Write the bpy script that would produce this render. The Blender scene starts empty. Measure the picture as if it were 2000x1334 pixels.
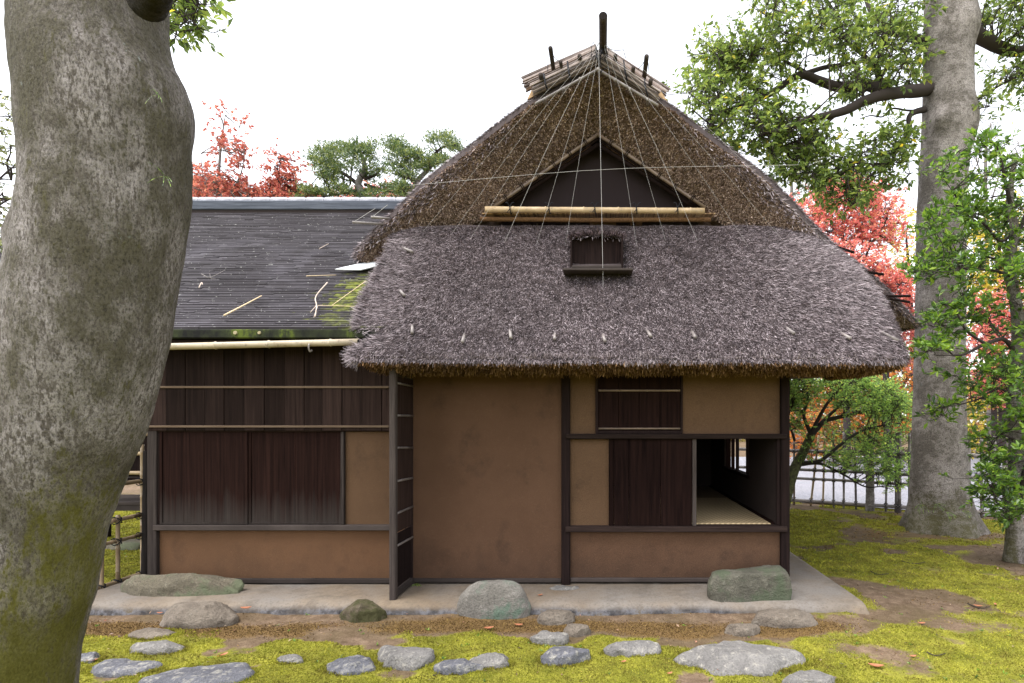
import bpy, math
import numpy as np
from mathutils import Vector

scene = bpy.context.scene
# ------------------------------------------------------------------ camera, sky, sun, exposure
FP, DW, VX, HY, ZE = 1100.0, 6.25, 1180.0, 828.0, 1.863   # focal length in photo pixels, distance to the front wall, vanishing point, eye height
cam_d = bpy.data.cameras.new("camera")
cam = bpy.data.objects.new("camera", cam_d)
scene.collection.objects.link(cam)
cam.location = (0, -DW, ZE)
cam.rotation_euler = (math.radians(90), 0, 0)
cam_d.sensor_width = 36.0
cam_d.sensor_fit = 'HORIZONTAL'
cam_d.lens = 36.0 * FP / 2000.0
cam_d.shift_x = -(VX - 1000) / 2000.0
cam_d.shift_y = (HY - 667) / 2000.0
cam_d.clip_start = 0.05
cam_d.clip_end = 2000
scene.camera = cam

SUN_EL, SUN_AZ = 68, 240            # degrees; azimuth clockwise from +Y
world = bpy.data.worlds.new("World")
scene.world = world
world.use_nodes = True
wn = world.node_tree
wn.nodes.clear()
w_out = wn.nodes.new('ShaderNodeOutputWorld')
w_bg = wn.nodes.new('ShaderNodeBackground')
w_sky = wn.nodes.new('ShaderNodeTexSky')
w_sky.sky_type = 'NISHITA'
w_sky.sun_disc = False
w_sky.sun_elevation = math.radians(SUN_EL)
w_sky.sun_rotation = math.radians(SUN_AZ)
w_sky.dust_density = 1.0
w_sky.air_density = 1.0
w_hsv = wn.nodes.new('ShaderNodeHueSaturation')
w_hsv.inputs['Saturation'].default_value = 0.18
wn.links.new(w_sky.outputs[0], w_hsv.inputs['Color'])
wn.links.new(w_hsv.outputs[0], w_bg.inputs[0])
w_bg.inputs[1].default_value = 0.15
wn.links.new(w_bg.outputs[0], w_out.inputs[0])

sun_d = bpy.data.lights.new("sun", 'SUN')
sun_d.energy = 1.5
sun_d.angle = math.radians(50)
sun_d.color = (1.0, 0.96, 0.9)
sun = bpy.data.objects.new("sun", sun_d)
scene.collection.objects.link(sun)
_e, _a = math.radians(SUN_EL), math.radians(SUN_AZ)
_sd = Vector((math.sin(_a) * math.cos(_e), math.cos(_a) * math.cos(_e), math.sin(_e)))
sun.rotation_euler = (-_sd).to_track_quat('-Z', 'Y').to_euler()
sun.location = (0, -4, 12)

scene.view_settings.view_transform = 'Standard'
scene.view_settings.look = 'None'
scene.view_settings.gamma = 1.0
scene.view_settings.use_curve_mapping = False
scene.view_settings.exposure = 1.95
scene.cycles.use_denoising = True
scene.cycles.max_bounces = 6
scene.cycles.diffuse_bounces = 4
scene.cycles.transparent_max_bounces = 4

# ------------------------------------------------------------------ helpers
R = np.random.default_rng(7)

def P(px, py, d):
    """a point at depth d (metres from the lens plane) seen at photo pixel (px, py)"""
    return np.array([(px - VX) * d / FP, d - DW, ZE - (py - HY) * d / FP])

def G(px, py, z=0.0):
    """the ground point seen at photo pixel (px, py)"""
    return P(px, py, (ZE - z) * FP / (py - HY))

def wx(px): return (px - VX) * DW / FP
def wz(py): return ZE - (py - HY) * DW / FP

def unit(a):
    a = np.asarray(a, float)
    return a / np.maximum(np.linalg.norm(a, axis=-1, keepdims=True), 1e-9)

_perm = np.random.default_rng(11).permutation(4096)
_val = np.random.default_rng(12).random(4096)
def vnoise(p):
    p = np.asarray(p, float)
    i = np.floor(p).astype(np.int64)
    f = p - i
    f = f * f * (3 - 2 * f)
    def h(x, y, z):
        return _val[_perm[(_perm[(_perm[x & 4095] + y) & 4095] + z) & 4095]]
    x, y, z = i[..., 0], i[..., 1], i[..., 2]
    fx, fy, fz = f[..., 0], f[..., 1], f[..., 2]
    def lx(y_, z_): return h(x, y_, z_) * (1 - fx) + h(x + 1, y_, z_) * fx
    a = lx(y, z) * (1 - fy) + lx(y + 1, z) * fy
    b = lx(y, z + 1) * (1 - fy) + lx(y + 1, z + 1) * fy
    return (a * (1 - fz) + b * fz) * 2 - 1
def fbm(p, o=4):
    p = np.asarray(p, float)
    s, a, t = 0, 1.0, 0
    for k in range(o):
        s = s + a * vnoise(p * 2.0 ** k + 17.3 * k)
        t += a
        a *= 0.5
    return s / t
def smooth(a, b, x):
    t = np.clip((x - a) / (b - a), 0, 1)
    return t * t * (3 - 2 * t)

def spline(pts, n):
    """Catmull-Rom through pts (rows), n samples"""
    pts = np.asarray(pts, float)
    m = len(pts)
    if m == 2:
        t = np.linspace(0, 1, n).reshape((-1,) + (1,) * (pts.ndim - 1))
        return pts[0] * (1 - t) + pts[1] * t
    e = np.concatenate([[2 * pts[0] - pts[1]], pts, [2 * pts[-1] - pts[-2]]])
    u = np.linspace(0, m - 1 - 1e-9, n)
    i = u.astype(int)
    t = (u - i).reshape((-1,) + (1,) * (pts.ndim - 1))
    p0, p1, p2, p3 = e[i], e[i + 1], e[i + 2], e[i + 3]
    return 0.5 * (2 * p1 + (p2 - p0) * t + (2 * p0 - 5 * p1 + 4 * p2 - p3) * t ** 2 + (3 * p1 - p0 - 3 * p2 + p3) * t ** 3)

ROOTLOC = {}
def link(o, parent=None):
    scene.collection.objects.link(o)
    if parent is not None:
        o.parent = parent
    return o

def tag(o, label=None, cat=None, group=None, kind=None):
    if label: o['label'] = label
    if cat: o['category'] = cat
    if group: o['group'] = group
    if kind: o['kind'] = kind
    return o

def thing(name, loc, label, cat, group=None):
    o = bpy.data.objects.new(name, None)
    o.empty_display_size = 0.1
    o.location = [float(v) for v in loc]
    link(o)
    ROOTLOC[o.name] = np.array(loc, float)
    return tag(o, label, cat, group)

def root_of(parent):
    while parent.parent is not None:
        parent = parent.parent
    return ROOTLOC[parent.name]

def np_object(name, V, F, mat, parent=None, smooth_=False, loc=None, kind=None, attr=None):
    """F: (M,k) int array or a list of faces. V in world space; stored relative to the thing's base."""
    V = np.asarray(V, float)
    base = root_of(parent) if parent is not None else (np.array(loc, float) if loc is not None else np.zeros(3))
    V = V - base
    me = bpy.data.meshes.new(name)
    if isinstance(F, np.ndarray):
        k = F.shape[1]
        tot, n = F.size, F.shape[0]
        li = F.ravel()
        ls = np.arange(n) * k
        lt = np.full(n, k)
    else:
        lt = np.array([len(f) for f in F])
        li = np.concatenate([np.asarray(f) for f in F])
        n, tot = len(F), int(lt.sum())
        ls = np.concatenate([[0], np.cumsum(lt)[:-1]])
    me.vertices.add(len(V)); me.loops.add(tot); me.polygons.add(n)
    me.vertices.foreach_set('co', V.ravel().astype(np.float32))
    me.loops.foreach_set('vertex_index', li.astype(np.int32))
    me.polygons.foreach_set('loop_start', ls.astype(np.int32))
    me.polygons.foreach_set('use_smooth', np.full(n, bool(smooth_)))
    me.update(calc_edges=True)
    me.validate()
    if attr:
        for k_, v_ in attr.items():
            at = me.attributes.new(k_, 'FLOAT', 'POINT')
            at.data.foreach_set('value', np.asarray(v_, np.float32))
    me.materials.append(mat)
    o = bpy.data.objects.new(name, me)
    link(o, parent)
    if parent is None:
        o.location = [float(v) for v in base]
        ROOTLOC[o.name] = base
    if kind: o['kind'] = kind
    return o

class MB:
    def __init__(s): s.v = []; s.f = []; s.n = 0
    def add(s, V, F):
        V = np.asarray(V, float)
        s.v.append(V)
        s.f += [tuple(int(i) + s.n for i in f) for f in F]
        s.n += len(V)
        return s
    def box(s, x0, x1, y0, y1, z0, z1, c=0.0):
        """box; c > 0 chamfers the vertical (z) edges on the four corners and the rims"""
        x0, x1 = min(x0, x1), max(x0, x1); y0, y1 = min(y0, y1), max(y0, y1); z0, z1 = min(z0, z1), max(z0, z1)
        if c <= 0:
            V = [(x, y, z) for z in (z0, z1) for y in (y0, y1) for x in (x0, x1)]
            return s.add(V, [(0, 2, 3, 1), (4, 5, 7, 6), (0, 1, 5, 4), (2, 6, 7, 3), (0, 4, 6, 2), (1, 3, 7, 5)])
        c = min(c, (x1 - x0) * .45, (y1 - y0) * .45, (z1 - z0) * .45)
        V = []
        for sx, sy, sz in [(a, b, d) for d in (0, 1) for b in (0, 1) for a in (0, 1)]:
            X = (x0, x1)[sx]; Y = (y0, y1)[sy]; Z = (z0, z1)[sz]
            ix, iy, iz = (c, -c)[sx], (c, -c)[sy], (c, -c)[sz]
            V += [(X, Y + iy, Z + iz), (X + ix, Y, Z + iz), (X + ix, Y + iy, Z)]
        def q(sx, sy, sz, a): return (sx + 2 * sy + 4 * sz) * 3 + a
        F = []
        F += [(q(0,0,0,0), q(0,0,1,0), q(0,1,1,0), q(0,1,0,0)), (q(1,0,0,0), q(1,1,0,0), q(1,1,1,0), q(1,0,1,0))]
        F += [(q(0,0,0,1), q(1,0,0,1), q(1,0,1,1), q(0,0,1,1)), (q(0,1,0,1), q(0,1,1,1), q(1,1,1,1), q(1,1,0,1))]
        F += [(q(0,0,0,2), q(0,1,0,2), q(1,1,0,2), q(1,0,0,2)), (q(0,0,1,2), q(1,0,1,2), q(1,1,1,2), q(0,1,1,2))]
        for a_ in (0, 1):
            for b_ in (0, 1):
                F.append((q(a_, b_, 0, 0), q(a_, b_, 0, 1), q(a_, b_, 1, 1), q(a_, b_, 1, 0)) if (a_ == b_) else (q(a_, b_, 0, 1), q(a_, b_, 0, 0), q(a_, b_, 1, 0), q(a_, b_, 1, 1)))
                F.append((q(a_, 0, b_, 0), q(a_, 0, b_, 2), q(a_, 1, b_, 2), q(a_, 1, b_, 0)))
                F.append((q(0, a_, b_, 1), q(0, a_, b_, 2), q(1, a_, b_, 2), q(1, a_, b_, 1)))
        for sx, sy, sz in [(a, b, d) for d in (0, 1) for b in (0, 1) for a in (0, 1)]:
            F.append((q(sx, sy, sz, 0), q(sx, sy, sz, 1), q(sx, sy, sz, 2)))
        return s.add(V, F)
    def tube(s, pts, rad, n=8, cap=True, m=None):
        pts = np.asarray(pts, float)
        rad = np.broadcast_to(np.asarray(rad, float), (len(pts),)).copy()
        if m:
            q = spline(np.c_[pts, rad], m)
            pts, rad = q[:, :3], np.maximum(q[:, 3], 1e-4)
        t = unit(np.gradient(pts, axis=0))
        up = np.array([0, 0, 1.0]) if abs(t[0][2]) < .8 else np.array([1.0, 0, 0])
        V = []
        a = np.arange(n) / n * 2 * math.pi
        nn = unit(np.cross(t[0], up))
        for i in range(len(pts)):
            nn = unit(nn - t[i] * nn.dot(t[i]))
            b = np.cross(t[i], nn)
            V.append(pts[i] + rad[i] * (np.cos(a)[:, None] * nn + np.sin(a)[:, None] * b))
        F = []
        for i in range(len(pts) - 1):
            for k in range(n):
                k2 = (k + 1) % n
                F.append((i * n + k, i * n + k2, (i + 1) * n + k2, (i + 1) * n + k))
        if cap:
            F.append(tuple(range(n - 1, -1, -1)))
            F.append(tuple(range((len(pts) - 1) * n, len(pts) * n)))
        return s.add(np.concatenate(V), F)
    def grid(s, V):
        r, c = V.shape[:2]
        F = [(i * c + j, i * c + j + 1, (i + 1) * c + j + 1, (i + 1) * c + j) for i in range(r - 1) for j in range(c - 1)]
        return s.add(V.reshape(-1, 3), F)
    def build(s, name, mat, parent=None, smooth_=False, loc=None, kind=None):
        return np_object(name, np.concatenate(s.v), s.f, mat, parent, smooth_, loc, kind)

def bamboo(mb, a, b, r, step=0.32, n=8, jitter=0.0):
    """a bamboo cane with swollen nodes"""
    a, b = np.asarray(a, float), np.asarray(b, float)
    L = np.linalg.norm(b - a)
    st, pos = [0.0], step * (0.3 + 0.6 * R.random())
    rr = [r]
    while pos < L - 0.03:
        st += [pos - .012, pos - .004, pos + .004, pos + .012]
        rr += [r * .97, r * 1.14, r * 1.1, r * .95]
        pos += step * (0.85 + .3 * R.random())
    st.append(L); rr.append(r * .98)
    st = np.array(st)
    pts = a + (b - a) * (st / L)[:, None]
    if jitter:
        pts = pts + (np.sin(st / L * math.pi) * jitter)[:, None] * unit(R.normal(size=3))
    mb.tube(pts, rr, n)
    return mb

# ------------------------------------------------------------------ materials
class M:
    def __init__(s, name, rough=0.85, spec=0.25):
        s.m = bpy.data.materials.new(name)
        s.m.use_nodes = True
        s.t = s.m.node_tree
        s.b = s.t.nodes['Principled BSDF']
        s.b.inputs['Roughness'].default_value = rough
        s.b.inputs['Specular IOR Level'].default_value = spec
        s._tc = None
    def n(s, typ, **kw):
        nd = s.t.nodes.new(typ)
        for k, v in kw.items(): setattr(nd, k, v)
        return nd
    def l(s, a, b): s.t.links.new(a, b)
    def coord(s, scale=(1, 1, 1), which='Object'):
        if s._tc is None: s._tc = s.n('ShaderNodeTexCoord')
        mp = s.n('ShaderNodeMapping')
        mp.inputs['Scale'].default_value = scale
        s.l(s._tc.outputs[which], mp.inputs['Vector'])
        return mp.outputs[0]
    def noise(s, scale, detail=4, rough=.55, stretch=(1, 1, 1), dist=0.0):
        nd = s.n('ShaderNodeTexNoise')
        nd.inputs['Scale'].default_value = scale
        nd.inputs['Detail'].default_value = detail
        nd.inputs['Roughness'].default_value = rough
        nd.inputs['Distortion'].default_value = dist
        s.l(s.coord(stretch), nd.inputs['Vector'])
        return nd.outputs['Fac']
    def ramp(s, fac, stops, interp='LINEAR'):
        nd = s.n('ShaderNodeValToRGB')
        cr = nd.color_ramp
        cr.interpolation = interp
        while len(cr.elements) < len(stops): cr.elements.new(0.5)
        for e, (p, c) in zip(cr.elements, stops):
            e.position = p
            e.color = (c, c, c, 1) if isinstance(c, (int, float)) else (*c, 1)
        s.l(fac, nd.inputs[0])
        return nd.outputs[0]
    def mix(s, fac, a, b, mode='MIX'):
        nd = s.n('ShaderNodeMix', data_type='RGBA', blend_type=mode)
        for sock, v in ((nd.inputs[0], fac), (nd.inputs[6], a), (nd.inputs[7], b)):
            if isinstance(v, (int, float)): sock.default_value = v
            elif isinstance(v, tuple): sock.default_value = (*v, 1)
            else: s.l(v, sock)
        return nd.outputs[2]
    def math(s, op, a, b=0.0):
        nd = s.n('ShaderNodeMath', operation=op)
        for i, v in enumerate((a, b)):
            if isinstance(v, (int, float)): nd.inputs[i].default_value = v
            else: s.l(v, nd.inputs[i])
        return nd.outputs[0]
    def island(s): return s.n('ShaderNodeNewGeometry').outputs['Random Per Island']
    def objrand(s): return s.n('ShaderNodeObjectInfo').outputs['Random']
    def attr(s, name): return s.n('ShaderNodeAttribute', attribute_name=name).outputs['Fac']
    def col(s, c):
        if isinstance(c, tuple): s.b.inputs['Base Color'].default_value = (*c, 1)
        else: s.l(c, s.b.inputs['Base Color'])
        return s
    def bump(s, h, strength=.4, dist=.01):
        nd = s.n('ShaderNodeBump')
        nd.inputs['Strength'].default_value = strength
        nd.inputs['Distance'].default_value = dist
        s.l(h, nd.inputs['Height'])
        s.l(nd.outputs[0], s.b.inputs['Normal'])
        return s
    def translucent(s, colour, fac):
        out = [x for x in s.t.nodes if x.type == 'OUTPUT_MATERIAL'][0]
        tr = s.n('ShaderNodeBsdfTranslucent')
        if isinstance(colour, tuple): tr.inputs[0].default_value = (*colour, 1)
        else: s.l(colour, tr.inputs[0])
        mx = s.n('ShaderNodeMixShader')
        mx.inputs[0].default_value = fac
        s.l(s.b.outputs[0], mx.inputs[1]); s.l(tr.outputs[0], mx.inputs[2])
        s.l(mx.outputs[0], out.inputs[0])
        return s

def m_straw(name, stops, rough=.6, spec=.25):
    m = M(name, rough, spec)
    n = m.noise(1.1, 3); q = m.noise(11, 4, .65)
    i = m.math('ADD', m.island(), m.math('MULTIPLY', m.math('SUBTRACT', q, .5), .9))
    c = m.ramp(i, stops)
    c = m.mix(m.ramp(n, [(.38, .0), (.7, .5)]), c, m.mix(.55, c, (.035, .028, .028)))
    m.col(c)
    return m.m
def m_wood(name, dark, light, grain=(60, 60, 2.0), rough=.85, tone=.5, spec=.05):
    m = M(name, rough, spec)
    g = m.noise(1.0, 6, .65, grain, .6)
    c = m.mix(m.ramp(g, [(.3, 0.0), (.72, 1.0)]), dark, light)
    blot = m.noise(2.2, 3)
    c = m.mix(m.ramp(blot, [(.35, 0.0), (.75, .6)]), c, m.mix(.5, c, dark))
    hs = m.n('ShaderNodeHueSaturation')
    m.l(m.math('ADD', m.math('MULTIPLY', m.objrand(), tone), 1.0 - tone * .5), hs.inputs['Value'])
    m.l(c, hs.inputs['Color'])
    m.col(hs.outputs[0]).bump(g, .35, .004)
    return m.m

THATCH = m_straw('weathered_thatch', [(0, (.010, .008, .009)), (.28, (.055, .042, .047)), (.52, (.185, .143, .152)), (.78, (.37, .305, .325)), (1, (.60, .52, .54))])
THATCH_UNDER = M('thatch_body', .9).col((.055, .042, .042)).m
CUTSTRAW = m_straw('cut_straw', [(0, (.08, .052, .04)), (.3, (.22, .148, .112)), (.7, (.42, .30, .235)), (1, (.70, .54, .44))], .8, .2)
_m = M('cut_straw_body', .95)
_n = _m.noise(70, 3, .7)
_m.col(_m.ramp(_n, [(.3, (.06, .038, .03)), (.55, (.25, .165, .125)), (.8, (.45, .32, .25))])).bump(_n, .8, .02)
CUTBODY = _m.m
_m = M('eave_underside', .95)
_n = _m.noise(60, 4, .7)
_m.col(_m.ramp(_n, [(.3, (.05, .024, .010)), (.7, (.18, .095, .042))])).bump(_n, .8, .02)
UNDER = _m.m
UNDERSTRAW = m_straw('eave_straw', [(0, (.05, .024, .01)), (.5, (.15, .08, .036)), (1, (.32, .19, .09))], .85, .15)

def m_bamboo(name, a, b, blotch=(.16, .13, .11)):
    m = M(name, .45, .4)
    n = m.noise(6, 5, .6)
    c = m.mix(m.ramp(n, [(.3, 0.0), (.7, 1.0)]), a, b)
    n2 = m.noise(23, 3, .6)
    c = m.mix(m.ramp(n2, [(.55, 0.0), (.75, .6)]), c, blotch)
    hs = m.n('ShaderNodeHueSaturation')
    m.l(m.math('ADD', m.math('MULTIPLY', m.objrand(), .5), .75), hs.inputs['Value'])
    m.l(c, hs.inputs['Color'])
    m.col(hs.outputs[0])
    return m.m
BAMBOO = m_bamboo('tan_bamboo', (.27, .185, .10), (.42, .31, .185))
BAMBOO_FENCE = m_bamboo('weathered_fence_bamboo', (.15, .105, .06), (.28, .20, .12))
BAMBOO_RUNG = m_bamboo('dull_rung_bamboo', (.10, .085, .08), (.19, .165, .155))
BAMBOO_GREY = m_bamboo('grey_bamboo', (.105, .088, .086), (.235, .208, .196))
BAMBOO_DARK = m_bamboo('smoked_bamboo', (.10, .07, .055), (.2, .14, .1))
REED = m_straw('ridge_reed', [(0, (.05, .038, .035)), (.4, (.16, .125, .115)), (.8, (.30, .24, .22)), (1, (.42, .35, .33))], .6)
REED_TAN = m_straw('tan_ridge_reed', [(0, (.16, .09, .045)), (.5, (.38, .24, .12)), (1, (.55, .38, .22))], .6)  # warmer tan reed for the gable mat and ridge saddle
ROPE = M('black_rope', .9).col((.012, .012, .016)).m
STRING = M('pale_string', .6).col((.45, .43, .42)).m
WOOD_DARK = m_wood('dark_cedar', (0.0074, 0.0050, 0.0050), (0.0248, 0.0149, 0.0136))
WOOD_RED = m_wood('brown_cedar_board', (0.0056, 0.0031, 0.0031), (0.0211, 0.0105, 0.0087), (25, 25, 1.2), .8, .5, .02)
WOOD_BOARD = m_wood('weathered_board', (0.0133, 0.0082, 0.0072), (0.0383, 0.0234, 0.0196), (40, 40, 1.5), .85, 1.0)
WOOD_GREY = m_wood('grey_weathered_wood', (0.0259, 0.0202, 0.0190), (0.0749, 0.0605, 0.0547))
WOOD_GREYH = m_wood('grey_weathered_rail', (0.0287, 0.0229, 0.0211), (0.0765, 0.0619, 0.0561), (0.9200, 0.9200, 0.9200))
WOOD_DARKH = m_wood('dark_cedar_rail', (0.0126, 0.0084, 0.0077), (0.0385, 0.0252, 0.0217), (2, 60, 60))
WOOD_BLACK = m_wood('charred_post', (.008, .007, .007), (.03, .024, .022))
BATTEN = m_wood('pale_batten', (0.1125, 0.0750, 0.0525), (0.1800, 0.1312, 0.0938), (3, 50, 50))
# shutter boards: dark brown, bleached grey along the rain-washed foot (worn with its own edge)
def m_shutter(name):
    m = M(name, .8, .02)
    g = m.noise(1, 6, .65, (45, 45, 1.0), .5)
    c = m.mix(m.ramp(g, [(.3, 0.0), (.75, 1.0)]), (.007, .0038, .0034), (.026, .0125, .010))
    sep = m.n('ShaderNodeSeparateXYZ')
    tc = m.n('ShaderNodeTexCoord'); m.l(tc.outputs['Object'], sep.inputs[0])
    streak = m.noise(1, 4, .6, (28, 28, .5))
    h = m.math('ADD', sep.outputs[2], m.math('MULTIPLY', m.math('SUBTRACT', streak, .5), .55))
    worn = m.ramp(h, [(.66, .75), (1.05, 0.0)])
    c = m.mix(worn, c, m.mix(g, (.018, .015, .014), (.062, .053, .048)))
    m.col(c).bump(g, .3, .004)
    return m.m
SHUTTER = m_shutter('rain_bleached_shutter')

def m_plaster(name, a, b, stain):
    m = M(name, .95, .08)
    n = m.noise(1.3, 5, .6); f = m.noise(130, 3, .7, (1, 1, 1.4)); st = m.noise(2.4, 6, .7, (1, 1, .8)); fib = m.noise(60, 2, .5, (1, 1, 5.0), 1.5)
    c = m.mix(m.ramp(n, [(.3, 0.0), (.75, 1.0)]), a, b)
    tc = m.n('ShaderNodeTexCoord'); sep = m.n('ShaderNodeSeparateXYZ'); m.l(tc.outputs['Object'], sep.inputs[0])
    foot = m.ramp(m.math('ADD', sep.outputs[2], m.math('MULTIPLY', m.math('SUBTRACT', st, .5), 1.6)), [(.0, .55), (.42, 0.0)])   # splash-stained foot, ragged upper edge
    c = m.mix(foot, c, stain)
    c = m.mix(m.ramp(st, [(.54, 0.0), (.70, .6)]), c, stain)
    c = m.mix(m.ramp(f, [(.36, .55), (.56, 0.0)]), c, m.mix(.6, c, (.02, .014, .01)))
    c = m.mix(m.ramp(fib, [(.66, 0.0), (.72, .35)]), c, (.30, .21, .13))
    m.col(c).bump(m.math('ADD', f, m.math('MULTIPLY', n, .6)), .7, .005)
    return m.m
PLASTER = m_plaster('brown_earth_plaster', (0.0864, 0.0467, 0.0286), (0.1152, 0.0638, 0.0396), (0.0456, 0.0285, 0.0209))
PLASTER_ORANGE = m_plaster('ochre_earth_plaster', (0.1159, 0.0612, 0.0334), (0.1435, 0.0766, 0.0420), (0.0773, 0.0438, 0.0269))
PLASTER_YELLOW = m_plaster('yellow_earth_plaster', (0.0944, 0.0549, 0.0319), (0.1227, 0.0717, 0.0418), (0.0543, 0.0336, 0.0220))
PLASTER_DARK = m_plaster('dark_brown_plaster', (.03, .022, .021), (.042, .031, .028), (.02, .015, .015))  # very dark brown plaster of the inner walls
def m_slab():
    m = M('tamped_earth_slab', .9, .2)
    n = m.noise(1.6, 6, .6); f = m.noise(45, 4, .7); p = m.noise(.7, 5, .7)
    c = m.mix(m.ramp(n, [(.3, 0.0), (.7, 1.0)]), (.125, .094, .066), (.225, .175, .125))
    c = m.mix(m.ramp(p, [(.4, 0.0), (.65, .7)]), c, (.19, .18, .172))
    # weathered lip: grey-blue lime crust and dark wet band along the low front edge
    at = m.attr('lip')
    lipn = m.noise(9, 5, .7)
    lipc = m.ramp(lipn, [(.34, (.02, .02, .022)), (.48, (.065, .062, .065)), (.58, (.13, .128, .138)), (.66, (.10, .082, .06)), (.8, (.06, .046, .034))])
    c = m.mix(m.ramp(m.math('ADD', at, m.math('MULTIPLY', m.math('SUBTRACT', n, .5), .5)), [(.40, 0.0), (.85, 1.0)]), c, lipc)
    st = m.noise(3.3, 6, .7)
    c = m.mix(m.ramp(st, [(.50, 0.0), (.68, .6)]), c, (.085, .07, .055))
    c = m.mix(m.ramp(f, [(.3, .6), (.5, 0.0)]), c, (.08, .062, .05))
    m.col(c).bump(f, .5, .008)
    return m.m
SLAB = m_slab()

def m_stone(name, dark, light, lichen, moss=0.0, lich=.5, scale=1.0, mosscol=(.10, .12, .02)):
    m = M(name, .85, .25)
    n = m.noise(4 * scale, 7, .65); n2 = m.noise(17 * scale, 6, .7); n3 = m.noise(60 * scale, 3, .6)
    c = m.mix(m.ramp(n, [(.3, 0.0), (.72, 1.0)]), dark, light)
    c = m.mix(m.ramp(n2, [(.62 - lich * .14, 0.0), (.72 - lich * .1, .85)]), c, lichen)
    c = m.mix(m.ramp(n3, [(.35, .55), (.55, 0.0)]), c, m.mix(.6, c, (.02, .02, .02)))
    if moss:
        n4 = m.noise(3.1 * scale, 5, .65)
        c = m.mix(m.ramp(n4, [(.62 - moss * .2, 0.0), (.70 - moss * .15, .9)]), c, mosscol)
    m.col(c)
    h = m.math('ADD', m.math('MULTIPLY', n2, 1.3), m.math('MULTIPLY', n3, .6))
    m.bump(h, .9, .022)
    return m.m
STONE_BLUE = m_stone('blue_grey_stone', (0.0697, 0.0697, 0.0820), (0.1558, 0.1558, 0.1763), (0.3116, 0.2952, 0.2624), 0, .75)
STONE_GREY = m_stone('grey_stone', (0.1200, 0.1120, 0.1080), (0.2240, 0.2120, 0.2000), (0.3360, 0.3120, 0.2720), 0, .55)
STONE_BROWN = m_stone('brown_grey_stone', (0.1080, 0.0864, 0.0684), (0.1944, 0.1620, 0.1296), (0.2376, 0.2088, 0.1728), 0, .3)
STONE_GREEN = m_stone('greenish_step_stone', (0.0638, 0.0600, 0.0450), (0.1500, 0.1387, 0.1087), (0.1875, 0.1762, 0.1425), .75, .3, 1, (0.0713, 0.0863, 0.0525))
STONE_PATINA = m_stone('green_stained_boulder', (0.1224, 0.1116, 0.0972), (0.2160, 0.1980, 0.1764), (0.2592, 0.2376, 0.2160), 0.55, .3, 1, (0.0936, 0.1368, 0.1008))
STONE_OLIVE = m_stone('olive_flat_rock', (0.0792, 0.0684, 0.0468), (0.1728, 0.1476, 0.1080), (0.2160, 0.1944, 0.1440), .6, .3, 1, (0.1080, 0.1224, 0.0720))
STONE_MOSSY = m_stone('mossy_rock', (0.0630, 0.0490, 0.0315), (0.1680, 0.1330, 0.0910), (0.2100, 0.1820, 0.1260), 1.1, .3, 2, (0.0455, 0.0455, 0.0140))

def m_ground():
    m = M('moss_and_earth', .95, .1)
    n = m.noise(1.2, 5, .6); n2 = m.noise(9, 6, .65); n3 = m.noise(70, 4, .7); n4 = m.noise(3.2, 4)
    earth = m.mix(m.ramp(n2, [(.3, 0.0), (.7, 1.0)]), (.09, .058, .038), (.25, .18, .125))
    earth = m.mix(m.ramp(n, [(.38, .65), (.6, 0.0)]), earth, (.085, .066, .03))
    earth = m.mix(m.ramp(n3, [(.35, .6), (.6, 0.0)]), earth, (.06, .036, .022))
    mo = m.mix(m.ramp(n4, [(.3, 0.0), (.7, 1.0)]), (.115, .12, .016), (.31, .29, .04))
    mo = m.mix(m.ramp(n3, [(.4, .6), (.62, 0.0)]), mo, (.045, .05, .008))
    a = m.attr('moss')
    f = m.ramp(m.math('ADD', a, m.math('MULTIPLY', m.math('SUBTRACT', m.noise(14, 5, .7), .5), .9)), [(.38, 0.0), (.62, 1.0)])
    c = m.mix(f, earth, mo)
    dry = m.ramp(m.math('ADD', m.attr('dry'), m.math('MULTIPLY', m.math('SUBTRACT', n2, .5), .8)), [(.4, 0.0), (.65, .85)])
    c = m.mix(dry, c, m.mix(n3, (.07, .04, .015), (.2, .125, .05)))
    m.col(c).bump(m.math('ADD', n3, n2), .6, .02)
    return m.m
GROUND = m_ground()
def m_gravel():
    m = M('pale_gravel', .9, .2)
    v = m.n('ShaderNodeTexVoronoi'); v.inputs['Scale'].default_value = 32
    m.l(m.coord(), v.inputs['Vector'])
    n = m.noise(.8, 4)
    c = m.ramp(v.outputs['Color'], [(.1, (.13, .13, .15)), (.5, (.20, .20, .228)), (.9, (.28, .28, .315))])
    m.col(m.mix(m.ramp(n, [(.4, 0.0), (.8, .35)]), c, (.30, .28, .28))).bump(v.outputs['Distance'], .6, .02)
    return m.m
GRAVEL = m_gravel()
def m_leaf(name, stops, tr=.45, trc=None, rough=.45, spec=.45):
    m = M(name, rough, spec)
    c = m.ramp(m.island(), stops)
    m.col(c).translucent(c if trc is None else trc, tr)
    return m.m
LEAF = m_leaf('evergreen_leaf', [(0, (0.0772, 0.1165, 0.0297)), (.45, (0.1642, 0.2412, 0.0520)), (.85, (0.2896, 0.3659, 0.0743)), (.985, (0.3861, 0.4491, 0.0891)), (1, (0.9200, 0.6653, 0.0446))], .55, None)
LEAF_GLOSS = m_leaf('glossy_leaf', [(0, (0.0504, 0.0990, 0.0264)), (.4, (0.1080, 0.2046, 0.0312)), (.8, (0.2016, 0.3432, 0.0360)), (1, (0.3456, 0.4752, 0.0480))], .45, None, .3, .6)
LEAF_SMALL = m_leaf('small_leaf', [(0, (0.1430, 0.2470, 0.0780)), (.5, (0.3380, 0.5200, 0.1300)), (.9, (0.6240, 0.8320, 0.1950)), (1, (0.9200, 0.9200, 0.1560))], .5)
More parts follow.
